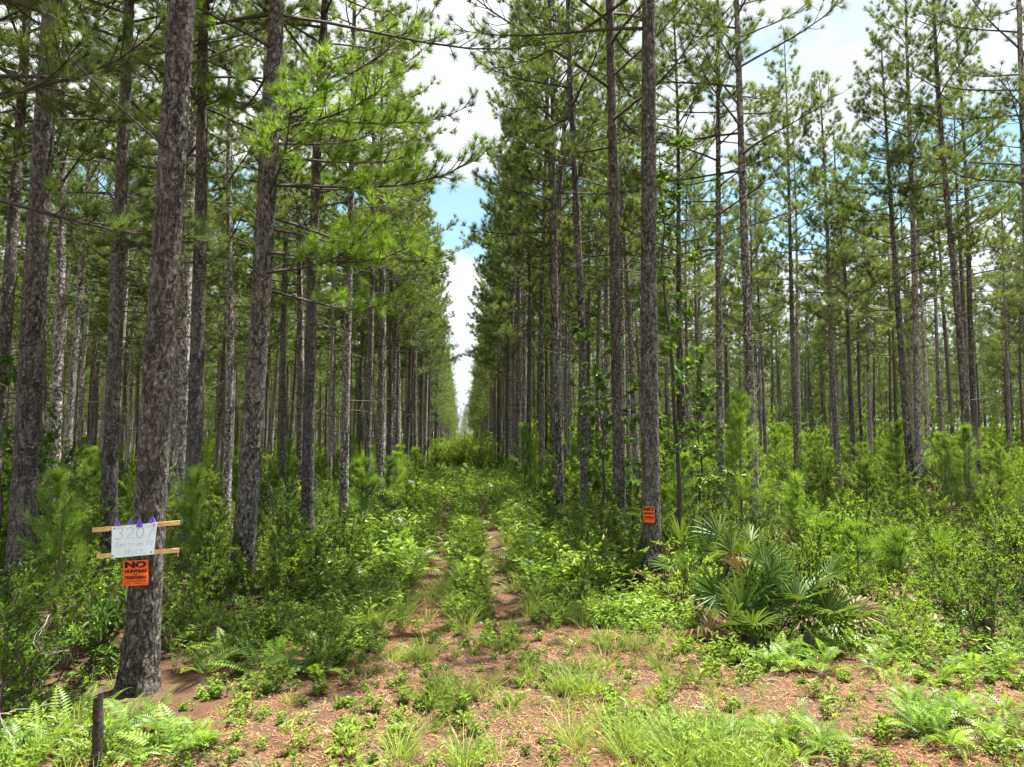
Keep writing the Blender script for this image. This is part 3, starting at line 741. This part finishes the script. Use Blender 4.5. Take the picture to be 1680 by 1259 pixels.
for (x,y,n1,isf) in far_sp:
    onb=-2.4<x<2.5
    if onb: i=[4,5,1,4][rg.randint(4)]; s=.8+.5*rg.rand()
    elif x>3.4 and rg.rand()<(.11 if y<48 else .6): i=[6,7,6,7,8][rg.randint(5)]; s=(.5+.5*rg.rand())*(1 if y<55 else 1.8)
    elif rg.rand()<(.07 if y<45 else .42): i=[6,7,8][rg.randint(3)]; s=.5+.4*rg.rand()
    elif rg.rand()<.07: i=9+rg.randint(2); s=.8+.5*rg.rand()
    else:
        i=rg.randint(4); s=.75+.65*rg.rand()
        if x>3.4 and y<42: s*=.75
    pts.append((x,y,gz(x,y)-.03,rg.rand()*6.28,s,i,0))
for k in range(900):
    x=rg.uniform(-3.2,3.2); y=rg.uniform(12.5,62)
    if clearing(x,y)>-.25: continue
    pts.append((x,y,gz(x,y)-.03,rg.rand()*6.28,.8+.6*rg.rand(),[4,5][rg.randint(2)],0))
for k in range(700):
    x=rg.uniform(-1,1)*175; y=rg.uniform(95,235)
    if abs(x)<4.5 or not inview(x,y): continue
    pts.append((x,y,0,rg.rand()*6.28,1.0+.9*rg.rand(),[6,7][rg.randint(2)],0))
for k in range(110):
    pts.append((rg.uniform(-4.5,4.5),rg.uniform(66,200),0,rg.rand()*6.28,.75+.45*rg.rand(),[6,7,7][rg.randint(3)],0))
for k in range(40):
    pts.append((rg.uniform(-9,9),rg.uniform(205,245),0,rg.rand()*6.28,1.5+.6*rg.rand(),[6,7][rg.randint(2)],0))
for k in range(16):   # brush where the track ends
    pts.append((rg.uniform(-3.5,3.5),rg.uniform(64,100),0,rg.rand()*6.28,.7+.4*rg.rand(),7,0))
scatter('undergrowth',UND,pts,'dense green undergrowth covering the ground beneath the pines','undergrowth')

# grass, weeds and pine straw of the clearing
def grass_tuft(seed,n,h,spread):
    r_=rs(seed); mb=MB()
    a=r_.rand(n)*6.28; rr=spread*np.sqrt(r_.rand(n)); b=np.stack([np.cos(a)*rr,np.sin(a)*rr,0*a],-1)
    d=norm(np.stack([np.cos(a)*.5+r_.normal(size=n)*.35,np.sin(a)*.5+r_.normal(size=n)*.35,np.full(n,1.1)],-1)); l=(h*(.5+.7*r_.rand(n)))[:,None]
    s=norm(np.cross(d,r_.normal(size=d.shape)))*.0026
    out=np.stack([np.cos(a),np.sin(a),0*a],-1)
    p1=b+d*l*.5; p2=b+d*l*.85+out*l*.16; p3=b+d*l*.98+out*l*.34-np.array([0,0,1])*l*.05
    v=np.stack([b-s,b+s,p1-s,p1+s,p2-s*.7,p2+s*.7,p3],1); k=np.arange(n)[:,None]*7
    mb.add(v.reshape(-1,3),q=np.concatenate([k+np.array([[0,1,3,2]]),k+np.array([[2,3,5,4]])],0),t=k+np.array([[4,5,6]]))
    return mb.mesh('tuft',M['grass'])
GT=[grass_tuft(1000+i,n,h,s) for i,(n,h,s) in enumerate([(46,.20,.07),(60,.27,.09),(34,.13,.08),(26,.34,.04)])]
pts=[]; rg=rs(99)
gpatch=[(gpy(1085,1235),.62,1.0),(gpy(1190,1250),.5,.9),(gpy(940,1130),.6,.5),(gpy(780,1150),.5,.5),(gpy(690,1080),.3,.6),(gpy(1090,1110),.25,.7),(gpy(640,1240),.4,.3),(gpy(790,1245),.35,.5),(gpy(1010,1060),.5,.4),(gpy(60,1240),.5,.5)]
for (c,r,dn) in gpatch:
    for k in range(int(240*r*r*dn*(.75 if dn>.85 else .5))):
        x=c.x+rg.normal()*r*.55; y=c.y+rg.normal()*r*.5
        pts.append((x,y,gz(x,y)-.01,rg.rand()*6.28,.6+.6*rg.rand(),[0,1,1,3][rg.randint(4)],rg.normal()*.15))
for k in range(420):
    y=rg.uniform(4.8,11); x=rg.uniform(-4,6.5)
    if not inview(x,y): continue
    n1=mnoise.noise(Vector((x*1.3,y*1.3,21)))
    if n1<.12 and rg.rand()>.10: continue
    pts.append((x,y,gz(x,y)-.01,rg.rand()*6.28,.5+.5*rg.rand(),[0,2,2,3][rg.randint(4)],rg.normal()*.2))
for k in range(1500):
    y=rg.uniform(10,34); x=rg.uniform(-1.6,2.0)
    if clearing(x,y)>0 and rg.rand()<.85: continue
    pts.append((x,y,gz(x,y)-.01,rg.rand()*6.28,.8+.7*rg.rand(),rg.randint(4),rg.normal()*.2))
scatter('grass',GT,pts,'tufts of pale green grass growing through the pine straw','grass')

def weed(seed,n,h,L,W,m):
    r_=rs(seed); st=MB(); P=[];D=[]
    for i in range(n):
        a=r_.rand()*6.28; d=norm(np.array([math.cos(a)*.5,math.sin(a)*.5,1.])); l=h*(.5+.6*r_.rand()); b=np.array([r_.normal()*.03,r_.normal()*.03,0])
        tube(st,[b,b+d*l],[.003,.0015],3)
        for q in range(9):
            aa=r_.rand()*6.28; P.append(b+d*l*(.2+.8*q/8)); D.append(np.array([math.cos(aa),math.sin(aa),.35]))
    leaves(st,np.array(P),np.array(D),L,W,r_,m=1); return st.mesh('weed',[M['stem'],m])
WD=[weed(1100,5,.2,.06,.022,M['weed']),weed(1101,7,.14,.05,.024,M['weed']),weed(1102,4,.3,.07,.02,M['weed']),weed(1103,6,.16,.05,.03,M['shrub'])]
pts=[]
for k in range(1350):
    y=rg.uniform(4.8,11.5); x=rg.uniform(-4.2,6.5)
    if not inview(x,y): continue
    n1=mnoise.noise(Vector((x*.8,y*.8,31)))
    c=clearing(x,y)
    if barefoot(x,y): continue
    if c>.1 and n1<.26 and rg.rand()>.16: continue
    pts.append((x,y,gz(x,y)-.01,rg.rand()*6.28,.6+.8*rg.rand(),rg.randint(4),rg.normal()*.1))
for k in range(650):
    y=rg.uniform(4.8,9.8); x=rg.uniform(-3,6.5)
    if inview(x,y) and clearing(x,y)>0 and not barefoot(x,y): pts.append((x,y,gz(x,y)-.01,rg.rand()*6.28,.30+.45*rg.rand(),rg.randint(4),rg.normal()*.1))
for k in range(4200):
    y=rg.uniform(9.5,48); x=rg.uniform(-3,3.2)
    if clearing(x,y)>-.08: continue
    pts.append((x,y,gz(x,y)-.01,rg.rand()*6.28,(.9+1.0*rg.rand())*(1 if y<12 else 1.7),rg.randint(3),rg.normal()*.1))
scatter('ground_weeds',WD,pts,'low leafy weeds scattered over the clearing and track','weeds')

mb=MB(); n=60000; r_=rs(1200)
y=r_.uniform(4.6,14,n); x=r_.uniform(-4.5,7,n)
k=np.array([clearing(a,b)>-.3 for a,b in zip(x,y)]); x=x[k];y=y[k]; n=len(x)
z=np.array([gz(a,b) for a,b in zip(x,y)])+.004+.012*r_.rand(n)
a=r_.rand(n)*6.28; d=np.stack([np.cos(a),np.sin(a),r_.normal(size=n)*.12],-1); l=(.06+.10*r_.rand(n))[:,None]; s=np.stack([-np.sin(a),np.cos(a),0*a],-1)*.0022
P=np.stack([x,y,z],-1); v=np.stack([P-s,P+s,P+d*l],1); mb.add(v.reshape(-1,3),t=np.arange(n*3).reshape(-1,3))
n=5200; y=r_.uniform(4.6,12,n); x=r_.uniform(-4.5,7,n); k=np.array([clearing(a,b)>-.3 for a,b in zip(x,y)]); x=x[k];y=y[k];n=len(x)
P=np.stack([x,y,np.array([gz(a,b) for a,b in zip(x,y)])+.006],-1); a=r_.rand(n)*6.28
leaves(mb,P,np.stack([np.cos(a),np.sin(a),.1+.25*r_.rand(n)],-1),.045,.022,r_,fold=.35,up=.9)
o=link('pine_straw_litter',mb.mesh('pine_straw_litter',M['straw'])); tag(o,'fallen brown pine needles strewn over the clearing','pine straw',None,'stuff')
mb=MB()
for i in range(90):
    y=r_.uniform(5,9.5); x=r_.uniform(-2.5,6)
    if clearing(x,y)<0: continue
    a=r_.rand()*6.28; L=.012+.04*r_.rand()**2; W=L*(.25+.4*r_.rand()); h=.006+.012*r_.rand(); ca,sa=math.cos(a),math.sin(a)
    z0=gz(x,y); f=lambda u,w,hh:(x+ca*u-sa*w,y+sa*u+ca*w,z0+hh)
    tp=.6+.3*r_.rand()
    mb.add([f(-L,-W,-.005),f(L,-W*.7,-.005),f(L*.9,W,-.005),f(-L*.8,W*.8,-.005),f(-L*tp,-W*tp,h),f(L*tp,-W*.6*tp,h*.8),f(L*.9*tp,W*tp,h),f(-L*.8*tp,W*.8*tp,h*.7)],
           q=[(4,5,6,7),(0,1,5,4),(1,2,6,5),(2,3,7,6),(3,0,4,7)])
o=link('wood_chip_debris',mb.mesh('wood_chip_debris',M['chip'])); tag(o,'pale wood chips and small stones lying in the clearing','wood chips',None,'stuff')

# ------------------------------------------------------------------ dead wood
def snag():
    b=gpy(154,1262); o=thing('broken_stake','dark broken snag standing in the bottom left corner','dead stem',(b.x,b.y,0)); r_=rs(61)
    n=16; zs=np.linspace(-.1,.56,26); mb=MB(); V=[]
    for z in zs:
        for j in range(n):
            th=j*6.283/n; r=.036*(1.15-.25*z)+.007*mnoise.noise(Vector((math.cos(th)*2.2,math.sin(th)*2.2,z*9)))+.004*mnoise.noise(Vector((math.cos(th)*6,math.sin(th)*6,z*5)))
            V.append((math.cos(th)*r+z*.045+.012*math.sin(z*9),math.sin(th)*r,z+(.05*mnoise.noise(Vector((math.cos(th)*2,math.sin(th)*2,3)))+.03*math.cos(th) if z>.53 else 0)))
    q=[(i*n+j,i*n+(j+1)%n,(i+1)*n+(j+1)%n,(i+1)*n+j) for i in range(25) for j in range(n)]
    mb.add(V,q=q); c=np.mean(V[-n:],axis=0)-np.array([0,0,.025]); mb.add(V[-n:]+[tuple(c)],t=[(j,(j+1)%n,n) for j in range(n)],m=1)
    link('stem',mb.mesh('stem',[M['char'],M['deadwood']],True),o)
    m2=MB(); tube(m2,[(0,0,.30),(-.06,-.03,.33),(-.16,-.02,.35)],[.006,.004,.002],5); tube(m2,[(-.06,-.03,.33),(-.15,-.05,.30)],[.004,.002],4); link('dead_twig',m2.mesh('dead_twig',M['deadwood'],True),o)
snag()
def bare_branch(label,loc,seed,h,lean,az0):
    o=thing('dead_branch',label,'dead branch',loc); r_=rs(seed); mb=MB()
    def grow(p,d,l,r,dep):
        k=6; pts=[p]
        for i in range(k): d=norm(d+r_.normal(size=3)*.22); p=p+d*l/k; pts.append(p)
        tube(mb,pts,np.linspace(r,r*.45,k+1),6)
        if dep:
            for c in range(r_.randint(2,4)):
                i=r_.randint(2,k+1); grow(pts[i],norm(d+r_.normal(size=3)*.7+np.array([0,0,.15])),l*(.4+.3*r_.rand()),r*.5,dep-1)
    grow(np.array([0,0,-.03]),norm(np.array([math.cos(az0)*lean,math.sin(az0)*lean,1.])),h,.009,2)
    link('branch',mb.mesh('branch',M['deadwood'],True),o)
p=gpt(-6,6.0); bare_branch('bare grey twiggy branch upright at the left edge',(p.x,p.y,0),71,1.15,.12,.3)
p=gpt(-12,6.4); bare_branch('tangle of bare grey twigs leaning at the left edge behind the bent branch',(p.x,p.y,0),75,1.15,.15,.2)
p=gpt(38,5.7); bare_branch('bare grey branch bending low in the bottom left corner',(p.x,p.y,0),72,.75,.5,2.6)
p=gpt(560,15); bare_branch('bare grey twig sticking up in front of the pale speckled pines',(p.x,p.y,0),73,1.7,.15,.3)
def stump():
    p=gpt(672,32.5); o=thing('tree_stump','dark hollow stump with a pale top left of the track','stump',(p.x,p.y,0))
    n=20; mb=MB(); V=[]
    for z in np.linspace(-.1,.62,12):
        for j in range(n):
            th=j*6.283/n; r=.15*(1+.35*math.exp(-max(z,0)/.15))+.02*mnoise.noise(Vector((math.cos(th)*3,math.sin(th)*3,z*4))); V.append((math.cos(th)*r,math.sin(th)*r,z+(.02*math.sin(th*3) if z>.6 else 0)))
    mb.add(V,q=[(i*n+j,i*n+(j+1)%n,(i+1)*n+(j+1)%n,(i+1)*n+j) for i in range(11) for j in range(n)]); link('bark',mb.mesh('bark',M['char'],True),o)
    m2=MB(); r0=V[-n:]; top=[(x*1.25,y*1.25,z+.10) for x,y,z in r0]; low=[(x*1.3,y*1.3,z-.03) for x,y,z in r0]
    m2.add(low+top+[(0,0,.80)],q=[(j,(j+1)%n,n+(j+1)%n,n+j) for j in range(n)],t=[(n+j,n+(j+1)%n,2*n) for j in range(n)]); link('cut_top',m2.mesh('cut_top',M['paleend'],True),o)
stump()
def log(px,py,L,r,az,lab):
    p=gpy(px,py); o=thing('fallen_twig',lab,'twig',(p.x,p.y,gz(p.x,p.y)+r),az); mb=MB(); s=np.linspace(-.5,.5,8); r_=rs(int(px))
    tube(mb,np.stack([L*s,r_.normal(size=8)*.012,r_.normal(size=8)*.006],-1),r*(1-.4*np.abs(s)),7,cap=True); link('stick',mb.mesh('stick',M['deadwood'],True),o)
log(1325,1122,.24,.014,.1,'pale thick stick in front of the big palmetto'); log(1240,1120,.5,.007,-.3,'thin dark twig on the straw below the palmetto'); log(1150,1165,.16,.011,.05,'short stick lying right of the grass clump')

# ------------------------------------------------------------------ signs
def text_verts(body,size,offset=0.0):
    cu=bpy.data.curves.new('lettering','FONT'); cu.body=body; cu.size=size; cu.offset=offset; cu.align_x='CENTER'; cu.align_y='CENTER'; cu.resolution_u=3
    o=bpy.data.objects.new('lettering',cu); C.objects.link(o); dg=bpy.context.evaluated_depsgraph_get(); ev=o.evaluated_get(dg); me=ev.to_mesh()
    v=[tuple(x.co) for x in me.vertices]; f=[tuple(p.vertices) for p in me.polygons]; ev.to_mesh_clear(); bpy.data.objects.remove(o); bpy.data.curves.remove(cu)
    return np.array(v),f
def add_text(mb,body,cx,cy,w,h,bend,m,offset=0.0,dz=.0025):
    v,f=text_verts(body,.1,offset)
    lo=v.min(0);hi=v.max(0); v=(v-(lo+hi)/2); v[:,0]*=w/(hi[0]-lo[0]); v[:,1]*=h/(hi[1]-lo[1]); v[:,0]+=cx; v[:,1]+=cy
    out=np.stack([v[:,0],v[:,1],bend(v[:,0],v[:,1])+dz],-1)
    tri=[]
    for p in f:
        for i in range(1,len(p)-1): tri.append((p[0],p[i],p[i+1]))
    mb.add(out,t=tri,m=m)
def frame_at(P, roll):
    """object matrix: local x = picture right, y = up, z = towards the viewer"""
    z=(CAM-P); z.z=0; z.normalize(); y=Vector((0,0,1)); x=y.cross(z)
    return Matrix.Translation(P)@Matrix((x,y,z)).transposed().to_4x4()@Matrix.Rotation(roll,4,'Z')
def orange(label,P,w,h,roll,Rt,seed):
    ax,_=trunk_axis(seed,P.z); xa=(ax-P).dot(frame_at(P,0).to_3x3().col[0])
    bend=lambda x,y: -.8*((np.asarray(x)-xa)**2)/(2*Rt)+.004*np.sin(np.asarray(x)*40+np.asarray(y)*25)
    mb=MB(); n=13; X,Y=np.meshgrid(np.linspace(-w/2,w/2,n),np.linspace(-h/2,h/2,n),indexing='ij'); Z=bend(X,Y)
    i=np.arange(n-1)[:,None]*n;j=np.arange(n-1)[None,:]; q=np.stack([i+j,i+n+j,i+n+j+1,i+j+1],-1).reshape(-1,4)
    mb.add(np.stack([X,Y,Z],-1).reshape(-1,3),q=q); mb.add(np.stack([X,Y,Z-.002],-1).reshape(-1,3),q=q[:,::-1])
    for (b,cy,ww,hh,of) in (('NO',.33,.86,.26,.006),('HUNTING',.07,.88,.135,.006),('OR',-.055,.16,.06,.003),('TRESPASSING',-.175,.88,.125,.005),('VIOLATORS WILL BE PROSECUTED',-.32,.8,.045,.001),('NAME _______ ADDRESS _______',-.41,.8,.04,.001)):
        add_text(mb,b,0,cy*h,ww*w,hh*h,bend,1,of)
    o=thing('orange_notice',label,'sign',(0,0,0)); o.rotation_mode='QUATERNION'
    m=frame_at(P,roll); o.location=m.to_translation(); o.rotation_quaternion=m.to_quaternion()
    link('sheet',mb.mesh('sheet',[M['orange'],M['ink']],True),o)
    for sx in (-1,1):
        for sy in (-1,1):
            t=MB(); tube(t,[(sx*w*.45,sy*h*.46,float(bend(sx*w*.45,0))),(sx*w*.45,sy*h*.46,float(bend(sx*w*.45,0))+.005)],[.004,.004],8,cap=True); link('nail',t.mesh('nail',M['tack']),o)
def trunk_axis(seed,z):
    o,base,top=HO[seed]; h=[x for x in HERO if x[7]==seed][0]; v=h[5]
    bpy.context.view_layer.update()
    return o.matrix_world@Vector(v['cf'](np.array([z]))[0]), float(trunk_radius(np.array([z]),v['H'],h[4])[0])
def depth_of(P): return (P-CAM).dot(FWD)
def on_trunk(px,py,seed,gap):
    p=at(px,py,7.4)
    for _ in range(4):
        ax,r=trunk_axis(seed,max(.1,p.z)); p=at(px,py,depth_of(ax)-r-gap)
    return p
P=on_trunk(222.5,941,1,.05); dd=depth_of(P)
orange('orange no hunting notice tacked below the white handmade sign',P,37/FPX*dd,41/FPX*dd,R(2),.2,1)
P=on_trunk(1064.5,844.5,8,.035); dd=depth_of(P)
orange('small orange no hunting notice nailed to the straight pine right of the track',P,18.5/FPX*dd,26/FPX*dd,R(0),.18,8)

def stroke(mb,pts,w,m=1,z=.0035):
    pts=np.array(pts,float); tg=np.gradient(pts,axis=0); tg/=np.linalg.norm(tg,axis=1,keepdims=True)+1e-9; nn=np.stack([-tg[:,1],tg[:,0]],-1)*w/2
    a=pts+nn;b=pts-nn; k=len(pts); v=np.concatenate([np.c_[a,np.full(k,z)],np.c_[b,np.full(k,z)]]); mb.add(v,q=[(k+i,k+i+1,i+1,i) for i in range(k-1)],m=m)
def arc(cx,cy,rx,ry,a0,a1,n=12): t=np.radians(np.linspace(a0,a1,n)); return np.c_[cx+rx*np.cos(t),cy+ry*np.sin(t)]
GL={ # handwriting strokes in a unit cell (x 0..1, y 0..1)
 '3':[np.vstack([arc(.4,.75,.38,.25,150,-80),arc(.4,.25,.45,.27,85,-150)])], '2':[np.vstack([arc(.45,.72,.4,.27,165,-30),[(.1,.02),(1.1,.06)]])],
 '0':[arc(.5,.5,.42,.5,90,455,22)], '7':[[(.05,.97),(.95,1.0),(.35,0)]],
 'B':[[(.1,0),(.1,1)],np.vstack([[(.1,1)],arc(.4,.76,.4,.24,90,-90),arc(.4,.26,.5,.26,90,-90),[(.1,0)]])],
 'e':[np.vstack([[(.1,.3)],[(.8,.32)],arc(.45,.3,.38,.3,10,320)])], 'r':[[(.15,.62),(.15,0)],arc(.55,.3,.4,.3,160,50)],
 't':[[(.45,.95),(.45,.08),(.7,0)],[(.1,.65),(.85,.66)]], 'a':[arc(.45,.3,.36,.3,20,380,16),[(.82,.6),(.82,0)]],
 'm':[[(.05,.6),(.05,0)],np.vstack([arc(.25,.38,.2,.22,180,0,6),[(.45,0)]]),np.vstack([arc(.67,.38,.22,.22,180,0,6),[(.9,0)]])],
 'T':[[(0,1),(1,1)],[(.5,1),(.5,0)]], 'R':[[(.1,0),(.1,1)],np.vstack([[(.1,1)],arc(.4,.76,.4,.24,90,-90),[(.1,.52)],[(.9,0)]])],
 'A':[[(0,0),(.5,1),(1,0)],[(.2,.4),(.8,.4)]], 'C':[arc(.55,.5,.48,.5,50,310)]}
def write(mb,s,x0,y0,cw,ch,gap,w,slant=.08):
    x=x0
    for c in s:
        if c==' ': x+=cw*.7; continue
        for st in GL[c]:
            a=np.array(st,float); stroke(mb,np.c_[x+(a[:,0]+slant*a[:,1])*cw,y0+a[:,1]*ch],w)
        x+=cw+gap
def box(mb,x0,x1,y0,y1,z0,z1,m=0,tilt=0.0):
    v=[(x,y+tilt*x,z) for z in (z0,z1) for (x,y) in ((x0,y0),(x1,y0),(x1,y1),(x0,y1))]
    mb.add(v,q=[(4,5,6,7),(3,2,1,0),(0,1,5,4),(1,2,6,5),(2,3,7,6),(3,0,4,7)],m=m)
def handmade():
    P=on_trunk(220,886,1,.06); d=depth_of(P); k=d/FPX
    o=thing('handmade_sign','white handwritten sign board on two wooden slats nailed to the thick pine','sign',(0,0,0)); o.rotation_mode='QUATERNION'
    m=frame_at(P,0); o.location=m.to_translation(); o.rotation_quaternion=m.to_quaternion()
    X=lambda px:(px-220)*k; Y=lambda py:(886-py)*k
    bm=MB()   # board: slightly warped sheet
    n=9; cor=[(187.5,863),(253,860),(250,911),(188.5,913)]
    U,V=np.meshgrid(np.linspace(0,1,n),np.linspace(0,1,n),indexing='ij')
    px=(1-V)*((1-U)*cor[3][0]+U*cor[2][0])+V*((1-U)*cor[0][0]+U*cor[1][0]); py=(1-V)*((1-U)*cor[3][1]+U*cor[2][1])+V*((1-U)*cor[0][1]+U*cor[1][1])
    i=np.arange(n-1)[:,None]*n;j=np.arange(n-1)[None,:]; q=np.stack([i+j,i+n+j,i+n+j+1,i+j+1],-1).reshape(-1,4)
    Z=np.zeros_like(U)+.022
    bm.add(np.stack([X(px),Y(py),Z],-1).reshape(-1,3),q=q); bm.add(np.stack([X(px),Y(py),Z-.005],-1).reshape(-1,3),q=q[:,::-1])
    rim=[a*n for a in range(n)]+[(n-1)*n+b for b in range(1,n)]+[a*n+n-1 for a in range(n-2,-1,-1)]+[b for b in range(n-2,0,-1)]
    f=np.stack([X(px),Y(py),Z],-1).reshape(-1,3)[rim]; g=f-np.array([0,0,.005]); L=len(rim)
    bm.add(np.vstack([f,g]),q=[(a,L+a,L+(a+1)%L,(a+1)%L) for a in range(L)])
    ink=MB(); 
    write(ink,'3207',X(192.5),Y(883),12*k,18*k,2.6*k,.9*k,.12)
    write(ink,'Bertram TR',X(194),Y(896),4.6*k,8*k,1.1*k,.55*k)
    write(ink,'TRACT',X(206),Y(908),4.4*k,6.5*k,1.2*k,.55*k)
    for a in ink.v: a[:,2]=.0235
    off=0
    for a,b in zip(ink.v,ink.q): bm.add(a,q=b-off,m=1); off+=len(a)
    link('board',bm.mesh('board',[M['board'],M['pencil']]),o)
    for (x0,x1,yc,tl) in ((160,288,864.2,.040),(168,288,908,.010)):
        s=MB(); box(s,X(x0),X(x1),Y(yc+3.6),Y(yc-3.6),-.004,.0155,0,tl); me=s.mesh('slat',M['slat']); link('slat',me,o)
    for (tx,ty) in ((191,865.5),(248,863),(190,909.5),(246,907)):
        t=MB(); tube(t,[(X(tx),Y(ty),.022),(X(tx),Y(ty),.027)],[1.3*k,1.1*k],10,cap=True); link('tack',t.mesh('tack',M['tack']),o)
    for (rx,top,bot,hw,z0) in ((195,850,862,4.5,.028),(214,849,861,4.2,.028),(227,848,867,5.2,.030),(246,848,861,4.8,.028)):
        rb=MB(); nn=11; top_=[];bot_=[]
        for a in range(nn):
            u=a/(nn-1)-.5; pl=.006*(1 if a%2 else -1)
            top_.append((X(rx+u*hw*.5),Y(top+abs(u)*3),z0+pl*.4)); bot_.append((X(rx+u*2*hw),Y(bot-2.5*abs(math.sin(u*9))),z0+pl))
        v=top_+bot_; qq=[(nn+a,nn+a+1,a+1,a) for a in range(nn-1)]
        rb.add(v,q=qq); rb.add(np.array(v)-np.array([0,0,.0012]),q=[x[::-1] for x in qq]); link('ribbon',rb.mesh('ribbon',M['ribbon']),o)
handmade()

# ------------------------------------------------------------------ sky, sun, camera
SUN_EL,SUN_AZ=R(74),R(68)     # azimuth measured clockwise from +Y (the track): behind the camera's right shoulder
w=bpy.data.worlds.new('World'); SC.world=w; w.use_nodes=True; nt=w.node_tree; L=nt.links
bg=nt.nodes['Background']; bg.inputs['Strength'].default_value=.055
sky=N(nt,'TexSky'); sky.sky_type='NISHITA'; sky.sun_disc=False; sky.sun_elevation=SUN_EL; sky.sun_rotation=SUN_AZ; sky.air_density=1.1; sky.dust_density=1.0
tc=N(nt,'TexCoord'); mp=N(nt,'Mapping'); mp.inputs['Scale'].default_value=(1,1,1.9); mp.inputs['Location'].default_value=(.35,.1,.0); L.new(tc.outputs['Generated'],mp.inputs[0])
cn=N(nt,'TexNoise',_Scale=2.3,_Detail=6.0,_Roughness=.55,_Distortion=.4); L.new(mp.outputs[0],cn.inputs['Vector'])
zz=N(nt,'SeparateXYZ'); L.new(tc.outputs['Generated'],zz.inputs[0])
band=N(nt,'MapRange',interpolation_type='SMOOTHSTEP'); L.new(math_(nt,'ABSOLUTE',math_(nt,'SUBTRACT',zz.outputs[2],.30)),band.inputs[0]); band.inputs[1].default_value=.0; band.inputs[2].default_value=.10; band.inputs[3].default_value=.27; band.inputs[4].default_value=-.06
cm=ramp(nt,math_(nt,'SUBTRACT',cn.outputs['Fac'],band.outputs[0]),[(.34,(.10,.10,.10)),(.47,(1,1,1))])
cc=ramp(nt,cn.outputs['Fac'],[(.45,(4.4,4.7,4.95)),(.66,(6.6,6.7,6.8))])
L.new(mix(nt,cm,mix(nt,1.0,sky.outputs[0],(.95,1.16,1.0),'MULTIPLY'),cc),bg.inputs['Color'])
sl=bpy.data.lights.new('sun','SUN'); sl.energy=5.0; sl.angle=R(.5); sl.color=(1.0,.95,.86)
so=bpy.data.objects.new('sun',sl); C.objects.link(so)
sd=Vector((math.sin(SUN_AZ)*math.cos(SUN_EL),math.cos(SUN_AZ)*math.cos(SUN_EL),math.sin(SUN_EL)))
so.rotation_euler=sd.to_track_quat('Z','Y').to_euler(); so.location=(20,-10,40)
cam=bpy.data.cameras.new('camera'); cam.sensor_width=36; cam.lens=FPX/1680*36; cam.clip_start=.05; cam.clip_end=3000
co=bpy.data.objects.new('camera',cam); C.objects.link(co); co.location=CAM; co.rotation_euler=(R(90)+PITCH,0,-YAW); SC.camera=co
SC.view_settings.view_transform='Standard'; SC.view_settings.look='None'; SC.view_settings.gamma=1; SC.view_settings.use_curve_mapping=False
SC.view_settings.exposure=2.1
cy=SC.cycles
cy.max_bounces=6; cy.diffuse_bounces=3; cy.glossy_bounces=2; cy.transmission_bounces=4; cy.transparent_max_bounces=4
cy.caustics_reflective=False; cy.caustics_refractive=False
cy.use_denoising=True
try: cy.denoiser='OPENIMAGEDENOISE'; cy.denoising_input_passes='RGB_ALBEDO_NORMAL'
except Exception: pass
cy.use_adaptive_sampling=True; cy.adaptive_threshold=.05
